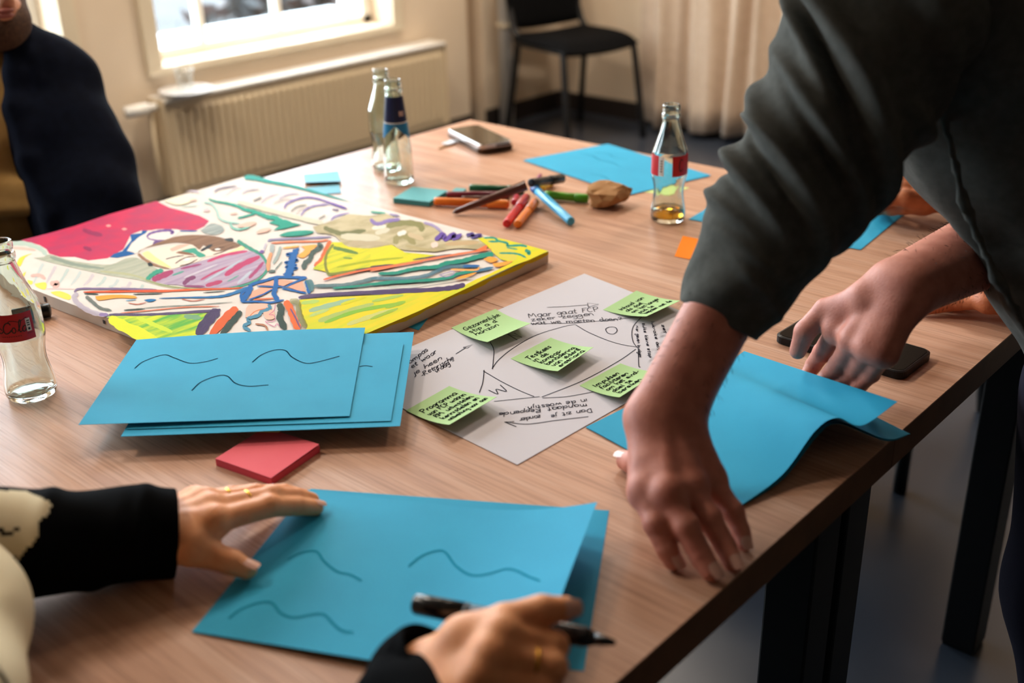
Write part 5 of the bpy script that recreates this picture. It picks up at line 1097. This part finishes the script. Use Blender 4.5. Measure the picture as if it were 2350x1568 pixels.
B2 = Field(); B2.chain([hb, np.array([-.05, .48, .85]), np.array([-.03, .47, 1.03])], [.10, .10, .09], .05); B2.cone(shA, shB, .055, .055, .05); B2.cone(np.array([-.03, .47, 1.05]), np.array([-.02, .47, 1.17]), .05, .05, .03); B2.ell((-.02, .47, 1.27), I3, (.09, .075, .115), .03); B2.ell((.07, .47, 1.26), I3, (.02, .016, .025), .01)
B2.chain([shA, dep(-150, 1640, .70), dep(-90, 1450, .825), eF], [.045, .03, .03, .03], .02); B2.cone(shB, eG, .045, .032, .02); B2.cone(hb+[0, .08, 0], np.array([.35, .825, .52]), .075, .06, .04); B2.cone(hb-[0, .08, 0], np.array([.35, .625, .52]), .075, .06, .04); B2.cone(np.array([.35, .825, .52]), np.array([.33, .825, .06]), .05, .04, .03); B2.cone(np.array([.35, .625, .52]), np.array([.33, .625, .06]), .05, .04, .03)
V, F = join_vf([V1, V2, B2.mesh(.014)]); bodyB = mk('body', V, F, M_skB, pf, True)
add_nails(bodyB, nf[:1]+nf[4:], [(.1, -.2, 1), (.35, -.45, .8)], M_nailB); add_nails(bodyB, ng[4:], [dG], M_nailB)
finger_ring(bodyB, ff[1][0]*.42+ff[1][1]*.58, ff[1][1]-ff[1][0], .0106, M_gold_r); finger_ring(bodyB, ff[2][0]*.55+ff[2][1]*.45, ff[2][1]-ff[2][0], .0102, M_gold_r); finger_ring(bodyB, fg[1][0]*.3+fg[1][1]*.7, fg[1][1]-fg[1][0], .0106, M_gold_r)
fl1 = lambda t: Wf+(eF-Wf)*t
tcuff = -np.linalg.norm(jp((386, 1222, .043))-Wf)/np.linalg.norm(eF-Wf)
sl1 = [(fl1(tcuff)+[0, -.001, 0], .0405), (fl1(0)+[0, 0, .001], .0405), (fl1(.22), .0415), (fl1(.45), .0445), (fl1(.75), .050), (eF+[-.01, 0, .004], .056), (dep(-92, 1400, .85), .050), (dep(-78, 1505, .80), .042), (dep(-150, 1640, .70), .045), (dep(-500, 1700, .62), .055), (shA, .075)]
Va, Fa = cloth_tube(sl1, [(.10,.02,60,70,.004,.02), (.18,.03,120,80,.004,.025), (.3,.02,60,90,.005,.02), (.42,.03,90,90,.006,.03), (.52,.02,60,80,.006,.02)], 90, 22, True, .0012, 5)
poly1 = [(-400, 1120), (20, 1126), (62, 1128), (118, 1156), (112, 1180), (90, 1196), (84, 1236), (45, 1282), (0, 1268), (-60, 1300), (-160, 1290), (-400, 1250)]
def rest(V_):                    # soft cloth flattens where it rests on the table top
    on = (V_[:, 0] > .215) & (V_[:, 1] > .385) & (V_[:, 2] > TT-.03); V_[on, 2] = np.maximum(V_[on, 2], TT+.0004); return V_
Va = rest(Va)
mi = []; nV = np.array([proj(v) for v in Va[Fa].mean(1)]); nrmF = np.cross(Va[Fa[:, 1]]-Va[Fa[:, 0]], Va[Fa[:, 3]]-Va[Fa[:, 0]])
for k, q in enumerate(nV):
    front = (CAM-Va[Fa[k, 0]])@nrmF[k] < 0; i_ = k//90
    cr = (inpoly(q, poly1) and front and not inpoly(q, [(-5, 1212), (20, 1218), (45, 1212), (44, 1218), (22, 1228), (0, 1226)])) or i_ > 22*5.3
    mi.append(1 if cr else 0)
sh0 = np.array([-.02, .66, 1.06])
sl2 = [(dep(1000, 1528, .80), .0345), (dep(945, 1590, .80), .037), (Wg*.5+eG*.5, .042), (eG, .052), (eG*.6+shB*.4, .06), (shB, .075)]
Vb, Fb = cloth_tube(sl2, [(.1,.02,90,80,.004,.02), (.25,.02,70,80,.005,.03)], 80, 16, True, .0012, 8)
Vb = rest(Vb)
tb_ = Field(); tb_.chain([hb, np.array([-.05, .48, .85]), np.array([-.03, .47, 1.03])], [.115, .145, .13], .06); tb_.cone(shA, shB, .078, .078, .05); Vc, Fc = tb_.mesh(.012)
V, F = join_vf([(Va, Fa), (Vb, Fb), (Vc, Fc)]); mk('sweater', V, F, None, pf, True, mi+[0]*(len(Fb)+len(Fc)), [M_knit, M_knit2])
lg = Field(); lg.ell(hb-[0, 0, .02], I3, (.16, .17, .10), .05)
for s_ in (.1, -.1): lg.cone(hb+[0, .8*s_, 0], np.array([.35, .725+s_, .52]), .092, .075, .05); lg.cone(np.array([.35, .725+s_, .52]), np.array([.33, .725+s_, .06]), .068, .055, .03)
V, F = lg.mesh(.012); V[:, 2] = np.maximum(V[:, 2], .003); mk('trousers', V, F, M_trous, pf, True)
hf = Field(); hf.ell((-.035, .47, 1.30), I3, (.095, .085, .11), .02); V, F = hf.mesh(.008); mk('hair', V, F, MATS['brown_hair'], pf, True)
# the marker in that hand
ma, mb = dep(952, 1386, .862), dep(1412, 1476, .805); mx = nrm(mb-ma); LM = np.linalg.norm(mb-ma)
pm = empty('marker', (ma+mb)/2, 'black felt marker held in the writing hand', 'pen'); M_mk = mat('marker_black', '0d0d0f', .25, spec=.6)
t_ = lambda s_: ma+mx*LM*s_
MB().tube([t_(0), t_(.012), t_(.27)], [.0072, .0082, .0084], 20).build('cap', M_mk, pm, True); MB().tube([t_(.275), t_(.72), t_(.86), t_(.90)], [.0080, .0082, .0074, .0050], 20).build('barrel', M_mk, pm, True); MB().tube([t_(.895), t_(.96), t_(1)], [.0047, .0034, .0018], 14).build('felt_tip', M_mk, pm, True)
MB().tube([t_(.268), t_(.278)], .0086, 20).build('collar', mat('grey_plastic', '5b5a58', .4), pm, True)
# ------------------------------------------------------------------ seated man by the window
M_skC = skin('light_skin', 'c98f70', 'b97d60'); M_jack = mat('navy_jacket', '0a0e1a', .95, spec=.06, col2='0d1220', scale=60, bump=.3, bscale=600); M_tee = mat('beige_shirt', 'b58f58', .95, spec=.1, col2='ab854f', scale=40, bump=.2, bscale=500)
tc_ = dep(0, 420, 2.15)
ps = empty('person', (tc_[0]-.05, tc_[1]+.05, 0), 'bearded person in navy jacket over beige shirt seated by the window', 'person')
pel = np.array([tc_[0]-.02, tc_[1]+.12, .565])
B3 = Field(); B3.chain([pel, dep(0, 400, 2.16), dep(-5, 215, 2.14)], [.10, .12, .11], .05); B3.chain([dep(-12, 190, 2.13), dep(-20, 60, 2.09)], [.06, .056], .03)
hc = dep(-38, -30, 2.07); B3.ell(hc+[0, .02, .02], I3, (.080, .095, .105), .02); B3.ell(dep(-8, 36, 2.03), I3, (.052, .055, .050), .03); B3.ell(dep(2, 72, 2.02), I3, (.030, .032, .026), .02)
B3.cone(dep(8, -40, 1.985), dep(16, -2, 1.965), .010, .015, .012); B3.ell(dep(14, 22, 1.975), I3, (.022, .014, .008), .008); B3.ell(dep(12, 38, 1.975), I3, (.020, .014, .008), .008); B3.cut(dep(14, 30, 1.962), I3, (.024, .010, .0022), .003)
B3.cone(dep(140, 195, 2.12), dep(215, 370, 2.1), .055, .045, .03); B3.cone(dep(215, 370, 2.1), dep(190, 620, 1.99), .045, .035, .02); B3.cone(dep(-170, 200, 2.16), dep(-240, 400, 2.12), .055, .045, .03)
for s_ in (.1, -.1): B3.cone(pel+[s_, 0, 0], pel+[s_*1.6, -.42, -.03], .085, .065, .04); B3.cone(pel+[s_*1.6, -.42, -.03], pel+[s_*1.6, -.40, -.505], .06, .045, .03)
V, F = B3.mesh(.008); mk('body', V, F, M_skC, ps, True)
bd = Field(); bd.ell(dep(-4, 50, 2.028), I3, (.056, .056, .045), .02); bd.ell(dep(4, 76, 2.015), I3, (.036, .036, .03), .02); bd.cone(dep(22, -10, 2.05), dep(18, 50, 2.035), .028, .03, .02); bd.cut(dep(12, 31, 1.95), I3, (.021, .04, .0125), .006); bd.cut(dep(14, -42, 1.96), I3, (.06, .06, .055), .01)
V, F = bd.mesh(.004); mk('beard', V, F, mat('brown_beard', '3d281c', .9, col2='5a3f2d', scale=260, bump=.8, bscale=500), ps, True)
for q, c_ in (((13, 25, 1.957), 0), ((12, 36, 1.957), 0)):
    lp = Field(); lp.ell(dep(*q), I3, (.017, .007, .0045), .004); V, F = lp.mesh(.0025); mk('lip', V, F, mat('lip_red', '8e4a40', .5), ps, True)
hr_ = Field(); hr_.ell(hc+[0, .03, .05], I3, (.088, .1, .1), .02); V, F = hr_.mesh(.008); mk('hair', V, F, MATS['brown_hair'], ps, True)
tt = Field(); tt.chain([pel+[0, 0, .02], dep(0, 470, 2.17), dep(0, 330, 2.15), dep(0, 220, 2.14)], [.115, .152, .155, .125], .05); tt.cone(dep(-60, 185, 2.14), dep(70, 190, 2.14), .07, .07, .04)
for k, (y_, a_) in enumerate(((455, .012), (490, .014), (430, .008))): tt.cone(dep(-80, y_, 2.01), dep(90, y_-12, 2.015), a_, a_, .02)
V, F = tt.mesh(.008); mk('shirt', V, F, M_tee, ps, True)
mk('shirt_collar', *(lambda q: (q[0], np.array(q[1])))(tube_vf(spline([dep(*p) for p in ((-70,150,2.08), (-40,168,2.045), (0,160,2.04), (22,135,2.06), (30,105,2.10))], 8), .008, 10, False)), M_tee, ps, True)
jk = Field(); jk.chain([dep(62,112,2.10), dep(105,150,2.11), dep(142,195,2.12)], [.040, .055, .070], .04); jk.chain([dep(142,195,2.12), dep(184,300,2.10), dep(214,372,2.085), dep(226,470,2.04), dep(215,620,1.98)], [.070, .066, .067, .064, .055], .02)
jk.chain([dep(98,190,2.09), dep(128,330,2.08), dep(190,470,2.07), dep(215,600,2.08)], [.062, .078, .084, .09], .05); jk.chain([dep(40,92,2.05), dep(34,170,2.02), dep(36,250,2.0), dep(66,370,1.985), dep(118,500,1.98), dep(140,600,1.99)], [.018, .018, .017, .016, .016, .016], .02)
jk.chain([dep(44,80,2.06), dep(72,130,2.04), dep(92,190,2.025)], [.016, .013, .008], .014); jk.cone(dep(44,70,2.08), dep(20,60,2.16), .022, .024, .02); jk.cone(dep(-120,110,2.12), dep(-190,260,2.14), .075, .08, .04); jk.cone(dep(-120,240,2.1), dep(-110,520,2.1), .07, .09, .04); jk.cone(dep(-190,260,2.14), dep(-240,420,2.12), .068, .062, .03)
V, F = jk.mesh(.007); rg = random.Random(4); ph_ = [(rg.uniform(20, 50), rg.uniform(-40, 40), rg.uniform(-40, 40), rg.uniform(0, 6)) for _ in range(7)]
dsp = sum(.0014*np.sin(a*V[:, 0]+b*V[:, 1]+c*V[:, 2]+d_) for a, b, c, d_ in ph_); V = V+dsp[:, None]*np.array([.5, -.6, .3]); mk('jacket', V, F, M_jack, ps, True)
lg = Field(); lg.ell(pel-[0, 0, .01], I3, (.17, .15, .10), .05)
for s_ in (.1, -.1): lg.cone(pel+[s_, 0, 0], pel+[s_*1.6, -.42, -.03], .092, .076, .05); lg.cone(pel+[s_*1.6, -.42, -.03], pel+[s_*1.6, -.40, -.505], .07, .058, .03)
V, F = lg.mesh(.012); V[:, 2] = np.maximum(V[:, 2], .003); mk('trousers', V, F, M_trous, ps, True)
# ------------------------------------------------------------------ person at the far end, writing
M_skD = skin('tan_skin', 'c8794f', 'b86a43'); M_blackc = mat('black_shirt', '07070a', .95, spec=.06, bump=.2, bscale=500)
pe = empty('person', (2.16, .66, 0), 'person in black writing on a blue sheet behind the standing man', 'person')
Wa = jp((2175, 452, .045)); fa = [[(2078,455,.050),(2030,462,.045),(2012,480,.02),(2022,484,.012)], [(2070,436,.055),(2025,445,.048),(2005,470,.02),(2018,478,.012)], [(2066,424,.052),(2028,434,.04),(2010,462,.016),(2030,470,.010)], [(2064,414,.045),(2034,428,.03),(2022,455,.012),(2040,462,.010)]]
fa = [[jp(p) for p in f] for f in fa]; ta = [jp(p) for p in ((2120,470,.035), (2075,476,.030), (2045,480,.024), (2028,482,.018))]
eA = np.array([2.05, .52, .86]); F5 = Field(); hand(F5, Wa, fa, ta, .95, (0, 0, 1), (eA, .026), .024, gro=False); V5 = F5.mesh(.0024)
Wb = jp((2352, 674, .036)); fb = [[(2258,650,.034),(2180,652,.020),(2140,662,.012),(2112,668,.008)], [(2256,660,.036),(2170,664,.022),(2128,674,.013),(2098,682,.008)], [(2260,674,.034),(2186,681,.021),(2142,690,.012),(2112,697,.008)], [(2268,692,.028),(2200,698,.018),(2152,706,.0115),(2119,713,.0078)]]
fb = [[jp(p) for p in f] for f in fb]; tb2 = [jp(p) for p in ((2325,648,.03), (2285,632,.022), (2250,625,.014), (2215,622,.010))]
eB = np.array([2.0, .45, .86]); F6 = Field(); nb = hand(F6, Wb, fb, tb2, 1.0, (0, 0, 1), (eB, .027), .026, gro=True); V6 = F6.mesh(.0019)
hb4 = np.array([2.33, 1.0, .575]); sA, sB = np.array([2.16, .90, 1.03]), np.array([2.16, .52, 1.03])
B4 = Field(); B4.chain([hb4, np.array([2.18, .74, .9])], [.10, .11], .05); B4.cone(sA, sB, .06, .06, .05); B4.cone(np.array([2.16, .71, 1.05]), np.array([2.13, .70, 1.16]), .05, .05, .03); B4.ell((2.12, .70, 1.27), I3, (.09, .075, .115), .03); B4.ell((2.03, .70, 1.26), I3, (.02, .016, .025), .01)
for s_ in (.1, -.1): B4.cone(hb4+[0, s_, 0], np.array([1.94, 1.02+s_, .52]), .08, .06, .04); B4.cone(np.array([1.94, 1.02+s_, .52]), np.array([1.98, 1.02+s_, .05]), .055, .045, .03)
V, F = join_vf([V5, V6, B4.mesh(.014)]); bodyD = mk('body', V, F, M_skD, pe, True)
add_nails(bodyD, nb[3:4], [(0, 0, 1)], mat('nail_light', 'e0a585', .3)); finger_ring(bodyD, fb[2][0]*.5+fb[2][1]*.5, fb[2][1]-fb[2][0], .0102, M_gold_r)
wv = nrm(Wa-fa[1][0]); finger_ring(bodyD, Wa+wv*.012, wv, .029, mat('silver', 'c9c9cc', .2, metal=1), 'bracelet')
parts = [cloth_tube([(Wa+wv*.02, .032), (Wa*.6+eA*.4, .040), (eA, .052), (eA*.5+sA*.5, .062), (sA, .08)], [(.3,.02,90,90,.006,.03)], 60, 10, True, .001, 4), cloth_tube([(Wb*.75+eB*.25, .036), (Wb*.4+eB*.6, .042), (eB, .052), (eB*.5+sB*.5, .062), (sB, .08)], [], 60, 10, True, .001, 6)]
t4 = Field(); t4.chain([hb4, np.array([2.19, .76, .85]), np.array([2.16, .71, 1.0])], [.115, .165, .14], .06); t4.cone(sA, sB, .08, .08, .05); parts.append(t4.mesh(.012))
V, F = join_vf(parts); mk('shirt', V, F, M_blackc, pe, True)
lg = Field(); lg.ell(hb4-[0, 0, .02], I3, (.15, .17, .10), .05)
for s_ in (.1, -.1): lg.cone(hb4+[0, s_, 0], np.array([1.94, 1.02+s_, .52]), .092, .075, .05); lg.cone(np.array([1.94, 1.02+s_, .52]), np.array([1.98, 1.02+s_, .06]), .068, .058, .03)
V, F = lg.mesh(.012); V[:, 2] = np.maximum(V[:, 2], .003); mk('trousers', V, F, M_trous, pe, True)
hf = Field(); hf.ell((2.14, .70, 1.30), I3, (.095, .085, .12), .02); V, F = hf.mesh(.008); mk('hair', V, F, MATS['brown_hair'], pe, True)
pen('ballpoint_pen', jp((2031, 480, .0062)), jp((2062, 410, .085)), .0042, '101014', 'black pen in the hand with the bracelet')
# chairs carrying the seated people
make_chair('stacking_chair', (pel[0], pel[1]+.0, 0), 0, 'black stacking chair under the seated bearded person')
make_chair('stacking_chair', (hb4[0]+.0, hb4[1], 0), -math.pi/2, 'black stacking chair under the person writing at the far end')
make_chair('stacking_chair', (hb[0]-.02, hb[1], 0), math.pi/2, 'black stacking chair under the person in black and cream knit')
